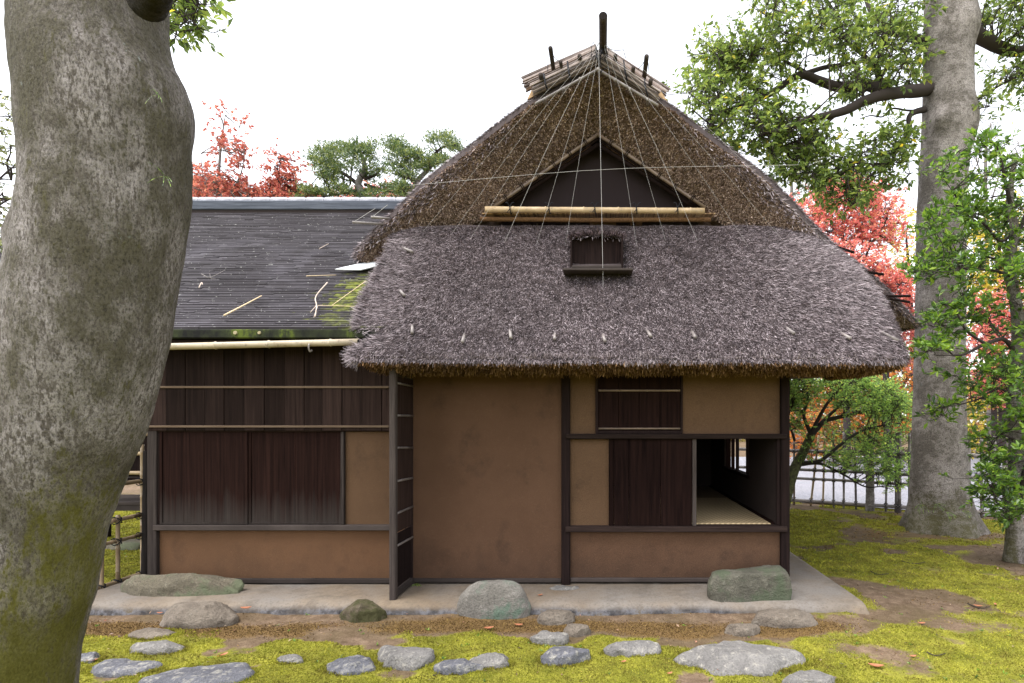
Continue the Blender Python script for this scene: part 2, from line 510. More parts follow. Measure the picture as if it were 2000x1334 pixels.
LEAF_RED = m_leaf('red_maple_leaf', [(0, (.55, .12, .12)), (.5, (.80, .26, .23)), (.85, (.82, .36, .24)), (1, (.84, .48, .24))], .65)
LEAF_REDDARK = m_leaf('rust_maple_leaf', [(0, (.36, .09, .08)), (.6, (.60, .18, .13)), (1, (.68, .30, .18))], .55)
LEAF_ORANGE = m_leaf('orange_maple_leaf', [(0, (.55, .12, .04)), (.5, (.68, .25, .05)), (1, (.72, .42, .06))], .5)
LEAF_YELLOW = m_leaf('yellow_leaf', [(0, (0.4180, 0.3300, 0.0330)), (.5, (0.6820, 0.5280, 0.0550)), (1, (0.7700, 0.6600, 0.1320))], .5)
LEAF_PALE = m_leaf('pale_green_leaf', [(0, (.14, .17, .08)), (.5, (.25, .28, .12)), (1, (.42, .40, .16))], .5)
NEEDLE = m_leaf('pine_needle', [(0, (0.0375, 0.0688, 0.0275)), (.6, (0.1063, 0.1625, 0.0500)), (1, (0.3000, 0.3250, 0.0750))], .35)
def m_mossblade():
    m = M('moss_blade', .9, .1)
    n = m.noise(2.2, 6, .65); i = m.island()
    br = m.noise(5.5, 5, .7)
    c = m.mix(m.ramp(n, [(.3, 0.0), (.7, 1.0)]), m.ramp(i, [(0, (.11, .12, .014)), (1, (.26, .27, .035))]), m.ramp(i, [(0, (.30, .305, .035)), (1, (.60, .55, .085))]))
    c = m.mix(m.ramp(br, [(.42, 0.0), (.64, .85)]), c, m.ramp(i, [(0, (.075, .06, .016)), (1, (.21, .165, .045))]))
    m.col(c).translucent(c, .35)
    return m.m
MOSS = m_mossblade()
DRYMOSS = m_straw('dry_moss', [(0, (.05, .028, .01)), (.6, (.14, .085, .03)), (1, (.27, .18, .06))], .9, .1)

def m_bark(name, base, light, dark, moss, mossamt, stretch=(1, 1, .35), sc=1.0):
    m = M(name, .9, .15)
    big = m.noise(2.3 * sc, 5, .7, (1, 1, .7)); mid = m.noise(9 * sc, 6, .7, stretch); fl = m.noise(50 * sc, 5, .75, stretch); fine = m.noise(90 * sc, 4, .75, (1, 1, .6))
    flecks = m.ramp(m.math('ADD', m.math('MULTIPLY', fl, .7), m.math('MULTIPLY', mid, .3)), [(.44, 0.0), (.53, 1.0)])
    c = m.mix(flecks, base, light)
    dk = m.ramp(m.math('ADD', m.math('MULTIPLY', big, .34), m.math('ADD', m.math('MULTIPLY', mid, .30), m.math('MULTIPLY', fl, .36))), [(.455, 0.0), (.525, .85)])
    c = m.mix(dk, c, m.mix(fine, m.mix(.6, dark, (.015, .012, .008)), dark))
    c = m.mix(m.ramp(fine, [(.36, .8), (.52, 0.0)]), c, m.mix(.75, c, (.018, .014, .012)))
    lic = m.noise(3.7 * sc, 4, .6)
    c = m.mix(m.ramp(m.math('ADD', lic, m.math('MULTIPLY', m.math('SUBTRACT', fl, .5), .6)), [(.72, 0.0), (.78, .7)]), c, (.36, .40, .41))
    f = m.ramp(m.math('ADD', m.attr('moss'), m.math('MULTIPLY', m.math('SUBTRACT', m.math('ADD', m.math('MULTIPLY', mid, .5), m.math('MULTIPLY', fl, .5)), .5), 2.4)), [(.42, 0.0), (.80, .9)])
    c = m.mix(m.math('MULTIPLY', f, mossamt), c, m.mix(fine, (.04, .036, .006), moss))
    m.col(c).bump(m.math('ADD', m.math('MULTIPLY', fl, .8), m.math('ADD', fine, mid)), .9, .03)
    return m.m
BARK_BIG = m_bark('lichened_bark', (.135, .116, .10), (.46, .415, .41), (.078, .068, .026), (.20, .185, .028), .95)
BARK_GREY = m_bark('grey_bark', (.26, .23, .215), (.50, .45, .43), (.13, .112, .092), (.13, .12, .04), .8, (1, 1, 1.6), .8)
BARK_STUB = m_bark('dark_stub_bark', (.05, .042, .04), (.11, .095, .095), (.02, .016, .014), (.05, .05, .02), .0)
BARK_LIMB = M('dark_limb_bark', .9, .1).col((.045, .036, .034)).m
_m = M('mossy_limb_bark', .9, .1); _n = _m.noise(14, 5, .7)
_m.col(_m.ramp(_n, [(.35, (.035, .03, .024)), (.55, (.10, .10, .05)), (.75, (.17, .19, .06))])).bump(_n, .6, .01)
BARK_MOSSY = _m.m
BARK_PALE = M('pale_limb_bark', .9, .1).col((.16, .145, .14)).m
TILE = M('grey_ridge_tile', .5, .4)
_n = TILE.noise(14, 4)
TILE.col(TILE.ramp(_n, [(.3, (.17, .17, .20)), (.7, (.29, .29, .335))])); TILE = TILE.m
RIDGEBOARD = m_wood('slate_ridge_board', (.035, .04, .05), (.12, .13, .16), (2, 60, 60))
def m_shingle():
    m = M('bark_shingle', .7, .2)
    i = m.island()
    c = m.ramp(i, [(0, (.024, .020, .024)), (1, (.044, .038, .046))])
    g = m.noise(1, 5, .7, (7, 60, 60))
    c = m.mix(m.ramp(g, [(.3, .6), (.6, 0.0)]), c, (.025, .02, .022))
    n = m.noise(1.1, 5, .6)
    c = m.mix(m.ramp(n, [(.52, 0.0), (.75, .7)]), c, (.085, .077, .092))
    sp = m.noise(30, 2, .5)
    c = m.mix(m.ramp(sp, [(.68, 0.0), (.72, .7)]), c, (.36, .36, .34))
    mo = m.ramp(m.math('ADD', m.attr('moss'), m.math('MULTIPLY', m.math('SUBTRACT', m.noise(8, 5, .7), .5), 1.2)), [(.4, 0.0), (.75, .9)])
    c = m.mix(mo, c, m.ramp(m.noise(20, 3), [(.35, (.04, .045, .012)), (.65, (.20, .22, .03))]))
    m.col(c).bump(g, .4, .005)
    return m.m
SHINGLE = m_shingle()
_m = M('mossy_eave_board', .9, .1); _n = _m.noise(3.5, 5, .7, (1.6, 1, 1))
_m.col(_m.ramp(_n, [(.35, (.012, .012, .012)), (.55, (.03, .035, .018)), (.66, (.085, .11, .02)), (.8, (.05, .06, .05))]))
EAVEBOARD = _m.m
_m = M('woven_tatami', .8, .2)
_w = _m.n('ShaderNodeTexChecker'); _w.inputs['Scale'].default_value = 1.0
_w.inputs['Color1'].default_value = (.50, .38, .22, 1); _w.inputs['Color2'].default_value = (.30, .22, .125, 1)
_m.l(_m.coord((34, 22, 22)), _w.inputs['Vector']); _m.col(_w.outputs[0])
TATAMI = _m.m
METAL = M('white_flashing', .5, .5).col((.62, .63, .65)).m
TILEROOF = M('grey_far_roof', .7).col((.22, .22, .23)).m
FARWALL = M('pale_far_wall', .9).col((.55, .57, .58)).m
FALLEN = m_leaf('fallen_leaf', [(0, (.20, .03, .03)), (.5, (.36, .12, .06)), (1, (.5, .28, .16))], .2)
TWIG = m_wood('pale_dry_twig', (.32, .26, .22), (.55, .46, .40))
TWIG_TAN = m_wood('tan_dry_stick', (.50, .38, .24), (.66, .52, .36))

# ------------------------------------------------------------------ strands and foliage
def strands(pts, dirs, nrm, length, width, lift=.12, tip=.45):
    """thin tapered blades lying along dirs on a surface with normals nrm"""
    n = len(pts)
    side = unit(np.cross(dirs, nrm))
    roll = R.normal(size=(n, 1)) * .55
    side = unit(side + nrm * roll)
    L = length[:, None]; W = width[:, None] * .5
    a = pts - nrm * .01
    b = pts + dirs * L + nrm * (lift * L * (.4 + R.random((n, 1))))
    V = np.stack([a - side * W, a + side * W, b + side * W * tip, b - side * W * tip], 1).reshape(-1, 3)
    F = np.arange(n * 4).reshape(n, 4)
    return V, F

def sample_grid(V, n):
    """area-weighted random points on a quad grid: points, normals, d/drow, d/dcol, (row, col) params"""
    r, c = V.shape[:2]
    a, b, d, e = V[:-1, :-1], V[:-1, 1:], V[1:, 1:], V[1:, :-1]
    nr = np.cross(b - a, e - a)
    area = np.linalg.norm(nr, axis=-1) + 1e-9
    cdf = np.cumsum(area.ravel()); cdf /= cdf[-1]
    q = np.searchsorted(cdf, R.random(n))
    i, j = np.divmod(q, c - 1)
    u, v = R.random((n, 1)), R.random((n, 1))
    A, B, D, E = a[i, j], b[i, j], d[i, j], e[i, j]
    p = A * (1 - u) * (1 - v) + B * (1 - u) * v + D * u * v + E * u * (1 - v)
    return p, unit(nr[i, j]), unit((E - A) * (1 - v) + (D - B) * v), unit((B - A) * (1 - u) + (D - E) * u), (i + u[:, 0]) / (r - 1), (j + v[:, 0]) / (c - 1)

def upsample(C, rows, cols):
    C = np.asarray(C, float)
    X = spline(C, rows)
    return np.swapaxes(spline(np.swapaxes(X, 0, 1), cols), 0, 1)

def leaves(pos, axis, nrm, L, W, fold=.12):
    n = len(pos)
    w = unit(np.cross(axis, nrm))
    nn = np.cross(w, axis)
    L = L[:, None]; W = W[:, None]
    b = pos; t = pos + axis * L
    m_ = pos + axis * L * .48 + nn * W * fold
    V = np.stack([b, m_ + w * W * .5, t, m_ - w * W * .5], 1).reshape(-1, 3)
    k = np.arange(n)[:, None] * 4
    F = np.concatenate([k + np.array([[0, 1, 2]]), k + np.array([[0, 2, 3]])])
    return V, F

def prisms(a, b, ra, rb):
    n = len(a)
    d = unit(b - a)
    s = unit(np.cross(d, R.normal(size=(n, 3))))
    t = np.cross(d, s)
    ang = np.array([0, 2.0944, 4.18879])
    ring = np.cos(ang)[None, :, None] * s[:, None] + np.sin(ang)[None, :, None] * t[:, None]
    ra = np.broadcast_to(ra, (n,)); rb = np.broadcast_to(rb, (n,))
    V = np.concatenate([a[:, None] + ring * ra[:, None, None], b[:, None] + ring * rb[:, None, None]], 1).reshape(-1, 3)
    k = np.arange(n)[:, None] * 6
    F = np.concatenate([k + np.array([[0, 1, 4, 3]]), k + np.array([[1, 2, 5, 4]]), k + np.array([[2, 0, 3, 5]])])
    return V, F

def in_poly(pt, poly):
    x, y = pt
    c = False
    for (x0, y0), (x1, y1) in zip(poly, poly[1:] + poly[:1]):
        if (y0 > y) != (y1 > y) and x < (x1 - x0) * (y - y0) / (y1 - y0) + x0:
            c = not c
    return c

def clusters_in(poly, n, d0, d1, rpx):
    """n cluster centres inside an outline, spread in depth between d0 and d1"""
    xs = [p[0] for p in poly]; ys = [p[1] for p in poly]
    out = []; tries = 0
    while len(out) < n and tries < n * 60:
        tries += 1
        q = (R.uniform(min(xs), max(xs)), R.uniform(min(ys), max(ys)))
        if in_poly(q, poly):
            d = R.uniform(d0, d1)
            out.append((P(q[0], q[1], d), rpx * d / FP))
    return out

def foliage(root, cl, limb_pts, leaf_len, leaf_w, n_tw, n_lf, tw_len, leaf_mat, twig_mat, droop=.25, up=.15, flat=.7, tw_r=.004, branch_r=.010, crown='crown', keep=None):
    cl_c = np.array([c for c, r in cl]); cl_r = np.array([r for c, r in cl])
    C = len(cl_c)
    # branchlets from the nearest limb to each cluster
    if limb_pts is not None and len(limb_pts):
        mb = MB()
        for c, r in cl:
            dd = np.linalg.norm(limb_pts - c, axis=1)
            # prefer a limb point lower than the cluster
            k = int(np.argmin(dd + .25 * np.maximum(0, limb_pts[:, 2] - c[2])))
            a = limb_pts[k]
            L = np.linalg.norm(c - a)
            if L < .03: continue
            mid = (a + c) / 2 + R.normal(size=3) * L * .12 + np.array([0, 0, .05 * L])
            mid2 = a * .25 + c * .75 + R.normal(size=3) * L * .1
            mb.tube([a, mid, mid2, c], [branch_r * (.6 + .5 * min(L, 1.5)), branch_r * .75, branch_r * .55, branch_r * .35], 5, False, 8)
        if mb.n: mb.build('branches', twig_mat, root, True, None, 'stuff')
    N = C * n_tw
    ci = np.repeat(np.arange(C), n_tw)
    off = R.normal(size=(N, 3)) * np.array([1, 1, flat]) * .42
    st = cl_c[ci] + off * cl_r[ci][:, None]
    di = unit(unit(off) * .7 + R.normal(size=(N, 3)) * np.array([1, 1, .5]) * .6 + np.array([0, 0, up]))
    ln = tw_len * (.55 + .8 * R.random(N))
    en = st + di * ln[:, None]
    tv1 = prisms(cl_c[ci], st, tw_r * 1.2, tw_r)
    tv2 = prisms(st, en, tw_r, tw_r * .4)
    np_object('twigs', np.concatenate([tv1[0], tv2[0]]), np.concatenate([tv1[1], tv2[1] + len(tv1[0])]), twig_mat, root, kind='stuff')
    K = N * n_lf
    ti = np.repeat(np.arange(N), n_lf)
    u = .12 + .9 * R.random(K)
    pos = st[ti] + di[ti] * (ln[ti] * u)[:, None]
    side = unit(np.cross(di[ti], R.normal(size=(K, 3)) * .5 + np.array([0, 0, 1.0])))
    sg = np.where(R.random(K) < .5, -1.0, 1.0)[:, None]
    ax = unit(di[ti] * (.35 + .5 * R.random((K, 1))) + side * sg * .75 + R.normal(size=(K, 3)) * .28 + np.array([0, 0, -droop]))
    nm = unit(R.normal(size=(K, 3)) * .55 + np.array([0, -.15, 1.0]))
    Ls = leaf_len * (.5 + .85 * R.random(K))
    V, F = leaves(pos, ax, nm, Ls, Ls * leaf_w, .25)
    return np_object(crown, V, F, leaf_mat, root)

def trunk_path(rows, D):
    """rows (py, left px, right px) of a round trunk at depth D -> (x, y, z, r), allowing for the off-axis stretch"""
    out = []
    for py, l, r in rows:
        tl, tr = math.atan((l - VX) / FP), math.atan((r - VX) / FP)
        tc, al = (tl + tr) / 2, (tr - tl) / 2
        rho = D / math.cos(tc)
        out.append((rho * math.sin(tc), D - DW, ZE - (py - HY) * rho * math.cos(al) * math.cos(tr) / FP, rho * math.sin(al)))
    return out[::-1]

def trunk(root, path, moss_fn=None, mat=BARK_BIG, rings=90, seg=48, amp=.03, bumps=(), nscale=2.5, flare=None, rings_=(), name='trunk'):
    """path rows: (x, y, z, r); horizontal-ish rings with bark relief; bumps: (centre, sigma, height)"""
    q = spline(np.asarray(path, float), rings)
    c, r = q[:, :3], q[:, 3]
    a = np.arange(seg) / seg * 2 * math.pi
    dirn = np.stack([np.cos(a), np.sin(a), 0 * a], -1)
    V = c[:, None] + dirn[None] * r[:, None, None]
    D3 = np.broadcast_to(dirn[None], V.shape)
    h = amp * fbm(V * nscale, 5) + amp * .45 * fbm(V * nscale * np.array([5, 5, 1.6]), 4)
    if flare is not None:
        z0, amt, k = flare
        h = h + amt * np.exp(-np.maximum(V[..., 2] - z0, 0) / .28) * (.55 + .45 * np.cos(k * a + 1.3))[None]
    for bc, sg, bh in bumps:
        h = h + bh * np.exp(-((V - np.asarray(bc)) ** 2).sum(-1) / (2 * sg * sg))
    for bc, rr, sg, bh in rings_:
        dq = V - np.asarray(bc)
        rad = np.sqrt((dq[..., 0] ** 2 + dq[..., 1] ** 2) + (dq[..., 2] * .95) ** 2)
        h = h + bh * np.exp(-((rad - rr) / sg) ** 2) * (1 + .5 * vnoise(V * 14))
    V = V + D3 * h[..., None]
    seg2 = np.arange(seg)
    F = []
    for i in range(rings - 1):
        F.append(np.stack([i * seg + seg2, i * seg + (seg2 + 1) % seg, (i + 1) * seg + (seg2 + 1) % seg, (i + 1) * seg + seg2], -1))
    Vf = V.reshape(-1, 3)
    mo = moss_fn(Vf, np.tile(a, rings)) if moss_fn else np.zeros(len(Vf))
    return np_object(name, Vf, np.concatenate(F), mat, root, True, attr={'moss': mo}), c
# ------------------------------------------------------------------ ground, gravel, slab
def ground_moss(x, y):
    p = np.stack([x, y, 0 * x], -1)
    n = fbm(p * .9 + 3.1, 4); n2 = fbm(p * 2.6 + 9, 3)
    front = smooth(-1.12, -1.42, y + .40 * n2 + .10 * n + .06 * np.sin(x * 2.1))
    right = smooth(-.35, .25, n + .35 * n2 + .12)
    fx = smooth(1.6, 2.5, x + .3 * n2)
    front = front * (1 - .75 * smooth(.18, .5, fbm(p * 1.9 + 60, 4)))
    m = front * (1 - fx) + fx * np.maximum(right, .55 * smooth(-1.6, -2.3, y + .4 * n))
    left = smooth(-4.9, -5.3, x + .2 * n) * smooth(-.4, .1, y)
    m = np.maximum(m, left * .9)
    # bare trodden patches: round the big tree's foot, a path beside the slab
    for cx, cy, sx, sy, am in ((5.85, 3.2, 1.5, .5, .8), (3.0, -.45, .35, .7, .6), (3.35, -1.0, .38, .28, .6), (4.3, 1.0, .5, .25, .4), (3.6, -1.9, .4, .25, .3)):
        m = m - am * np.exp(-((x - cx) / sx) ** 2 - ((y - cy) / sy) ** 2) * (1 + .8 * n2)
    far = smooth(7.5, 9, y)
    return np.clip(m * (1 - far) + .25 * far, 0, 1)
def ground_dry(x, y):
    p = np.stack([x, y, 0 * x], -1)
    n = fbm(p * 1.7 + 31, 4)
    a = np.exp(-((y + 1.05 + .1 * np.sin(x * 1.3)) / .25) ** 2) * smooth(3.0, 2.0, x)
    return np.clip(a * (.7 + .9 * n) + .55 * smooth(.05, .5, n) * smooth(1.5, 2.5, x), 0, 1)
def ground_z(x, y):
    p = np.stack([x, y, 0 * x], -1)
    lipup = .030 * np.exp(-((y + .765) / .055) ** 2) * smooth(2.6, 2.3, x) * (.6 + .8 * fbm(p * 2.3 + 7, 3))
    near = smooth(6.0, 4.0, y) * smooth(9, 7, np.abs(x))
    return (.028 * fbm(p * .8, 3) + .010 * fbm(p * 6, 3) + .012 * ground_moss(x, y) - .012 + lipup) * near - .02 * (1 - near)

def axis_steps(lo, hi, step, far):
    a = np.arange(lo, hi + step, step)
    g = step * 1.25 ** np.arange(1, 60)
    g = np.cumsum(g); g = g[g < far]
    return np.concatenate([lo - g[::-1], a, hi + g])
gx = axis_steps(-7.0, 8.0, .05, 420); gy = axis_steps(-4.2, 5.0, .05, 420)
X, Y = np.meshgrid(gx, gy)
Z = ground_z(X, Y)
nr_, nc_ = X.shape
ii = np.arange(nr_ * nc_).reshape(nr_, nc_)
Fg = np.stack([ii[:-1, :-1], ii[:-1, 1:], ii[1:, 1:], ii[1:, :-1]], -1).reshape(-1, 4)
ground = np_object('ground', np.stack([X, Y, Z], -1).reshape(-1, 3), Fg, GROUND, None, True, (0, 0, 0),
                   'structure', {'moss': ground_moss(X, Y).ravel(), 'dry': ground_dry(X, Y).ravel()})

A0 = G(1545, 984); A1 = G(1960, 1014)           # foot of the right-hand fence
A0[2] = A1[2] = 0
fdir = unit(A1 - A0); fnor = unit(np.array([-fdir[1], fdir[0], 0.0]))
if fnor[1] < 0: fnor = -fnor
q0 = A0 - fdir * 5 + fnor * .35; q1 = A1 + fdir * 9 + fnor * .35
nseg = 60
edge = np.linspace(0, 1, nseg)[:, None]
e1 = q0 + (q1 - q0) * edge + fnor * (.12 * fbm(np.c_[edge * 14, edge * 0, edge * 0], 3))[:, None]
e2 = np.c_[np.linspace(-6, 60, nseg), 27 + 2.5 * fbm(np.c_[edge * 9 + 5, edge * 0, edge * 0], 3), np.zeros(nseg)]
gv = np.stack([e1 * (1 - t) + e2 * t for t in np.linspace(0, 1, 14)])
gv[..., 2] = .002 + .01 * vnoise(gv * .7)
gravel = MB().grid(gv).build('gravel_path', GRAVEL, None, True, (0, 0, 0), 'structure')

SZ = .09
xs = np.linspace(-5.55, 2.66, 220)
prof = [(-.735, -.05, 1), (-.72, .015, .95), (-.70, .045, .6), (-.67, .075, .3), (-.60, SZ, .05), (-.40, SZ, 0), (-.2, SZ, 0), (0, SZ, 0), (.5, SZ, 0), (2.5, SZ, 0), (6.6, SZ, 0), (6.65, -.05, 0)]
sv = np.zeros((len(prof), len(xs), 3)); lip = np.zeros((len(prof), len(xs)))
for i, (y, z, lp) in enumerate(prof):
    wob = .035 * fbm(np.c_[xs * 1.3, 0 * xs, 0 * xs], 4) + .012 * fbm(np.c_[xs * 9, 0 * xs + i, 0 * xs], 2)
    w = 1.0 if i < 5 else 0.0
    endz = smooth(2.66, 2.58, xs) * smooth(-5.55, -5.4, xs)
    sv[i, :, 0] = xs; sv[i, :, 1] = y + wob * w + .006 * vnoise(np.c_[xs * 20, 0 * xs + i * 3, 0 * xs]) * w
    sv[i, :, 2] = (z + .006 * fbm(np.c_[xs * 4, 0 * xs + y * 3, 0 * xs], 3)) * endz - .06 * (1 - endz)
    lip[i] = lp * smooth(2.2, .9, xs)
mb = MB().grid(sv)
slab = np_object('foundation_slab', mb.v[0], np.array(mb.f), SLAB, None, True, (0, 0, 0), 'structure', {'lip': lip.ravel()})

# ------------------------------------------------------------------ the thatched teahouse
tea = thing('thatched_teahouse', (0, 0, SZ), 'thatched teahouse with brown earth walls, dark timber posts and a steep hipped straw roof', 'teahouse')
FY = 0.0
def panel(px0, px1, py0, py1, y, mat, name, parent=tea, th=.06, c=0.0):
    return MB().box(wx(px0), wx(px1), y, y + th, wz(py1), wz(py0), c).build(name, mat, parent)
# posts (square, chamfered)
def post(px0, px1, zt, zb, y0, y1, mat=WOOD_DARK, name='post', parent=tea):
    return MB().box(wx(px0), wx(px1), y0, y1, zb, zt, .012).build(name, mat, parent)
post(1097, 1114, 2.62, .055, -.055, .06)
post(1523, 1540, 2.62, .075, -.055, .06)
post(797, 807, 2.62, .10, -.03, .06)
# plaster fields
pl = panel(807, 1097, 640, 1129, 0, PLASTER, 'plaster_panel')
panel(1114, 1163, 640, 848, .004, PLASTER_YELLOW, 'plaster_panel')
panel(1333, 1523, 640, 847, .004, PLASTER_YELLOW, 'plaster_panel')
panel(1163, 1333, 640, 729, .004, PLASTER_YELLOW, 'plaster_panel')
panel(1114, 1189, 858, 1026, .004, PLASTER_YELLOW, 'plaster_panel')
panel(1114, 1523, 1037, 1129, .004, PLASTER, 'plaster_panel')
# beams, sills, foot rails
def rail(px0, px1, py0, py1, y0, y1, mat, name, parent=tea):
    return MB().box(wx(px0), wx(px1), y0, y1, wz(py1), wz(py0), .008).build(name, mat, parent)
rail(1106, 1533, 847, 857, -.085, .05, WOOD_DARKH, 'lintel_beam')
rail(1105, 1534, 1026, 1037, -.085, .08, WOOD_DARKH, 'sill_beam')
rail(808, 1097, 1129, 1137, -.03, .06, WOOD_GREYH, 'foot_rail')
rail(1114, 1523, 1128, 1136, -.03, .06, WOOD_GREYH, 'foot_rail')
# high window: dark boarded shutter with two bamboo battens
hw = MB()
hw.box(wx(1163), wx(1168), -.03, .05, wz(847), wz(729), .005); hw.box(wx(1329), wx(1333), -.03, .05, wz(847), wz(729), .005)
hw.box(wx(1163), wx(1333), -.031, .05, wz(734), wz(729), .005); hw.box(wx(1163), wx(1333), -.031, .05, wz(847), wz(841), .005)
hwin = hw.build('high_window', WOOD_DARK, tea)
for k in range(4):
    MB().box(wx(1168 + k * 40.25) + .002, wx(1168 + (k + 1) * 40.25) - .002, -.004 - .003 * (k % 2), .03, wz(841), wz(734), .002).build('plank', WOOD_RED, hwin)
for py in (763, 837):
    mb = MB(); bamboo(mb, (wx(1169), -.025, wz(py)), (wx(1328), -.025, wz(py)), .011, .3); mb.build('bamboo_batten', BAMBOO_DARK, hwin, True)
# sliding board door (half open)
dr = MB()
dr.box(wx(1351.5), wx(1359), -.045, -.005, wz(1026), wz(857), .004)
door = dr.build('sliding_door', WOOD_GREY, tea)
for a, b in ((1189, 1199), (1199, 1228), (1228, 1290), (1290, 1351)):
    MB().box(wx(a) + .002, wx(b) - .002, -.03, -.008 , wz(1026), wz(857), .003).build('plank', WOOD_RED, door)
rail(1517, 1523.5, 857, 1026, -.02, .05, WOOD_DARK, 'door_jamb')

# the room seen through the open door
FZ = wz(1025)
xr = 1.925
MB().box(-.3, 1.885, .10, 2.3, FZ - .05, FZ, .01).build('tatami_mat', TATAMI, tea)
MB().box(-.3, 1.885, 2.31, 3.9, FZ - .05, FZ - .004).build('tatami_mat', M('dim_tatami', .9).col((.22, .15, .09)).m, tea)  # back mat in a darker copy, the room's dimness put in its colour
MB().box(-2.15, 2.0, .07, 5.9, FZ - .16, FZ - .055).build('floor_deck', WOOD_DARKH, tea)
MB().box(1.89, xr, .10, 3.9, FZ - .05, FZ + .012).build('floor_border', WOOD_RED, tea)
W0, W1, WB, WT = 1.22, 2.78, 1.17, 2.05
rw = MB()
rw.box(xr, xr + .07, .06, W0, FZ - .04, 2.6); rw.box(xr, xr + .07, W1, 5.9, FZ - .04, 2.6)
rw.box(xr, xr + .07, W0, W1, FZ - .04, WB); rw.box(xr, xr + .07, W0, W1, WT, 2.6)
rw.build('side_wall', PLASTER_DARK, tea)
side_win = MB().box(xr - .03, xr + .09, W0 - .02, W1 + .02, WB - .03, WB + .012, .004).build('lattice_window', WOOD_RED, tea)
MB().box(xr - .03, xr + .09, W0 - .02, W1 + .02, WT, WT + .04).build('window_head', WOOD_RED, side_win)
for y in (1.24, 1.31, 1.39, 1.47, 2.05, 2.24, 2.36, 2.5, 2.62, 2.74):
    big = y in (2.05,)
    MB().box(xr + .02, xr + .045 + .02 * big, y, y + (.035 if big else .018), WB + .01, WT, .003).build('lattice_bar', WOOD_RED if y > 2.1 else WOOD_DARK, side_win)
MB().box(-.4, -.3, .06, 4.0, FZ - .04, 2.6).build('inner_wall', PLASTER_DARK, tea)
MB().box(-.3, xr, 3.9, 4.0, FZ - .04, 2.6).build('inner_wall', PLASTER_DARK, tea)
MB().box(-2.2, 2.05, .062, 5.95, 2.6, 2.66).build('ceiling_board', WOOD_DARKH, tea)
bw = MB()
bw.box(-2.22, -2.16, .06, 6.0, .12, 2.6); bw.box(-2.16, 2.0, 5.92, 6.0, .12, 2.6); bw.box(xr + .005, xr + .068, .06, 5.9, .12, FZ - .05)
bw.build('outer_wall', PLASTER, tea)
# small flat base stone under the middle post, and green sprig at the wall foot is placed later

# sleeve wall standing out from the front: two posts, boards and bamboo rungs
slv = MB().box(-2.165, -2.10, -.585, -.515, SZ - .01, 2.56, .01).build('sleeve_wall', WOOD_GREY, tea)
sx = -2.13
MB().box(sx - .012, sx + .004, -.515, -.03, .75, 2.5).build('board', WOOD_BOARD, slv)
MB().box(sx - .014, sx + .002, -.515, -.03, .18, .735).build('foot_board', WOOD_DARK, slv)
MB().box(sx - .03, sx + .03, -.515, -.03, .10, .165, .008).build('foot_rail', WOOD_GREY, slv)
MB().box(sx - .025, sx + .025, -.515, -.03, 2.35, 2.42, .008).build('top_rail', WOOD_GREY, slv)
for z in (.62, .95, 1.28, 1.62, 1.95, 2.28):
    mb = MB(); bamboo(mb, (sx + .016, -.515, z), (sx + .016, -.03, z + R.normal() * .010), .012, .2); mb.build('bamboo_rung', BAMBOO_RUNG, slv, True)

# ---------------- thatched roof
# front skirt: control grid of (px, py, depth)
def pg(rows): return np.array([[P(*q) for q in r] for r in rows])
skc = [
    # left end .......................................................................... right end, round the corner, back
    [(768, 449, 7.20), (840, 440, 7.18), (960, 437, 7.2), (1170, 437, 7.2), (1380, 437, 7.2), (1500, 438, 7.2), (1570, 441, 7.25), (1590, 448, 7.5), (1572, 462, 8.3)],
    [(741, 520, 6.68), (828, 512, 6.64), (950, 510, 6.64), (1170, 510, 6.64), (1395, 510, 6.64), (1540, 511, 6.64), (1636, 516, 6.7), (1676, 522, 7.05), (1640, 540, 8.3)],
    [(712, 585, 6.2), (815, 580, 6.16), (940, 578, 6.16), (1170, 578, 6.16), (1405, 578, 6.16), (1570, 580, 6.16), (1684, 584, 6.25), (1730, 590, 6.7), (1680, 612, 8.3)],
    [(697, 650, 5.82), (806, 650, 5.76), (933, 650, 5.75), (1170, 650, 5.75), (1410, 650, 5.75), (1590, 650, 5.75), (1716, 650, 5.85), (1757, 655, 6.3), (1690, 672, 8.3)],
    [(686, 693, 5.58), (798, 693, 5.50), (928, 694, 5.49), (1170, 694, 5.49), (1412, 694, 5.49), (1600, 694, 5.49), (1738, 696, 5.6), (1770, 699, 6.05), (1695, 715, 8.3)],
    [(692, 703, 5.55), (800, 704, 5.47), (928, 704, 5.46), (1170, 704, 5.46), (1412, 704, 5.46), (1600, 705, 5.46), (1736, 708, 5.57), (1768, 711, 6.02), (1693, 724, 8.3)],
]
SK = upsample(pg(skc), 60, 160)
_nu = np.cross(np.gradient(SK, axis=1), np.gradient(SK, axis=0)); _nu = unit(_nu)
if _nu[30, 60][1] > 0: _nu = -_nu
SK = SK + _nu * (.028 * fbm(SK * 2.2, 4) + .012 * fbm(SK * 9, 3))[..., None] - _nu * .02
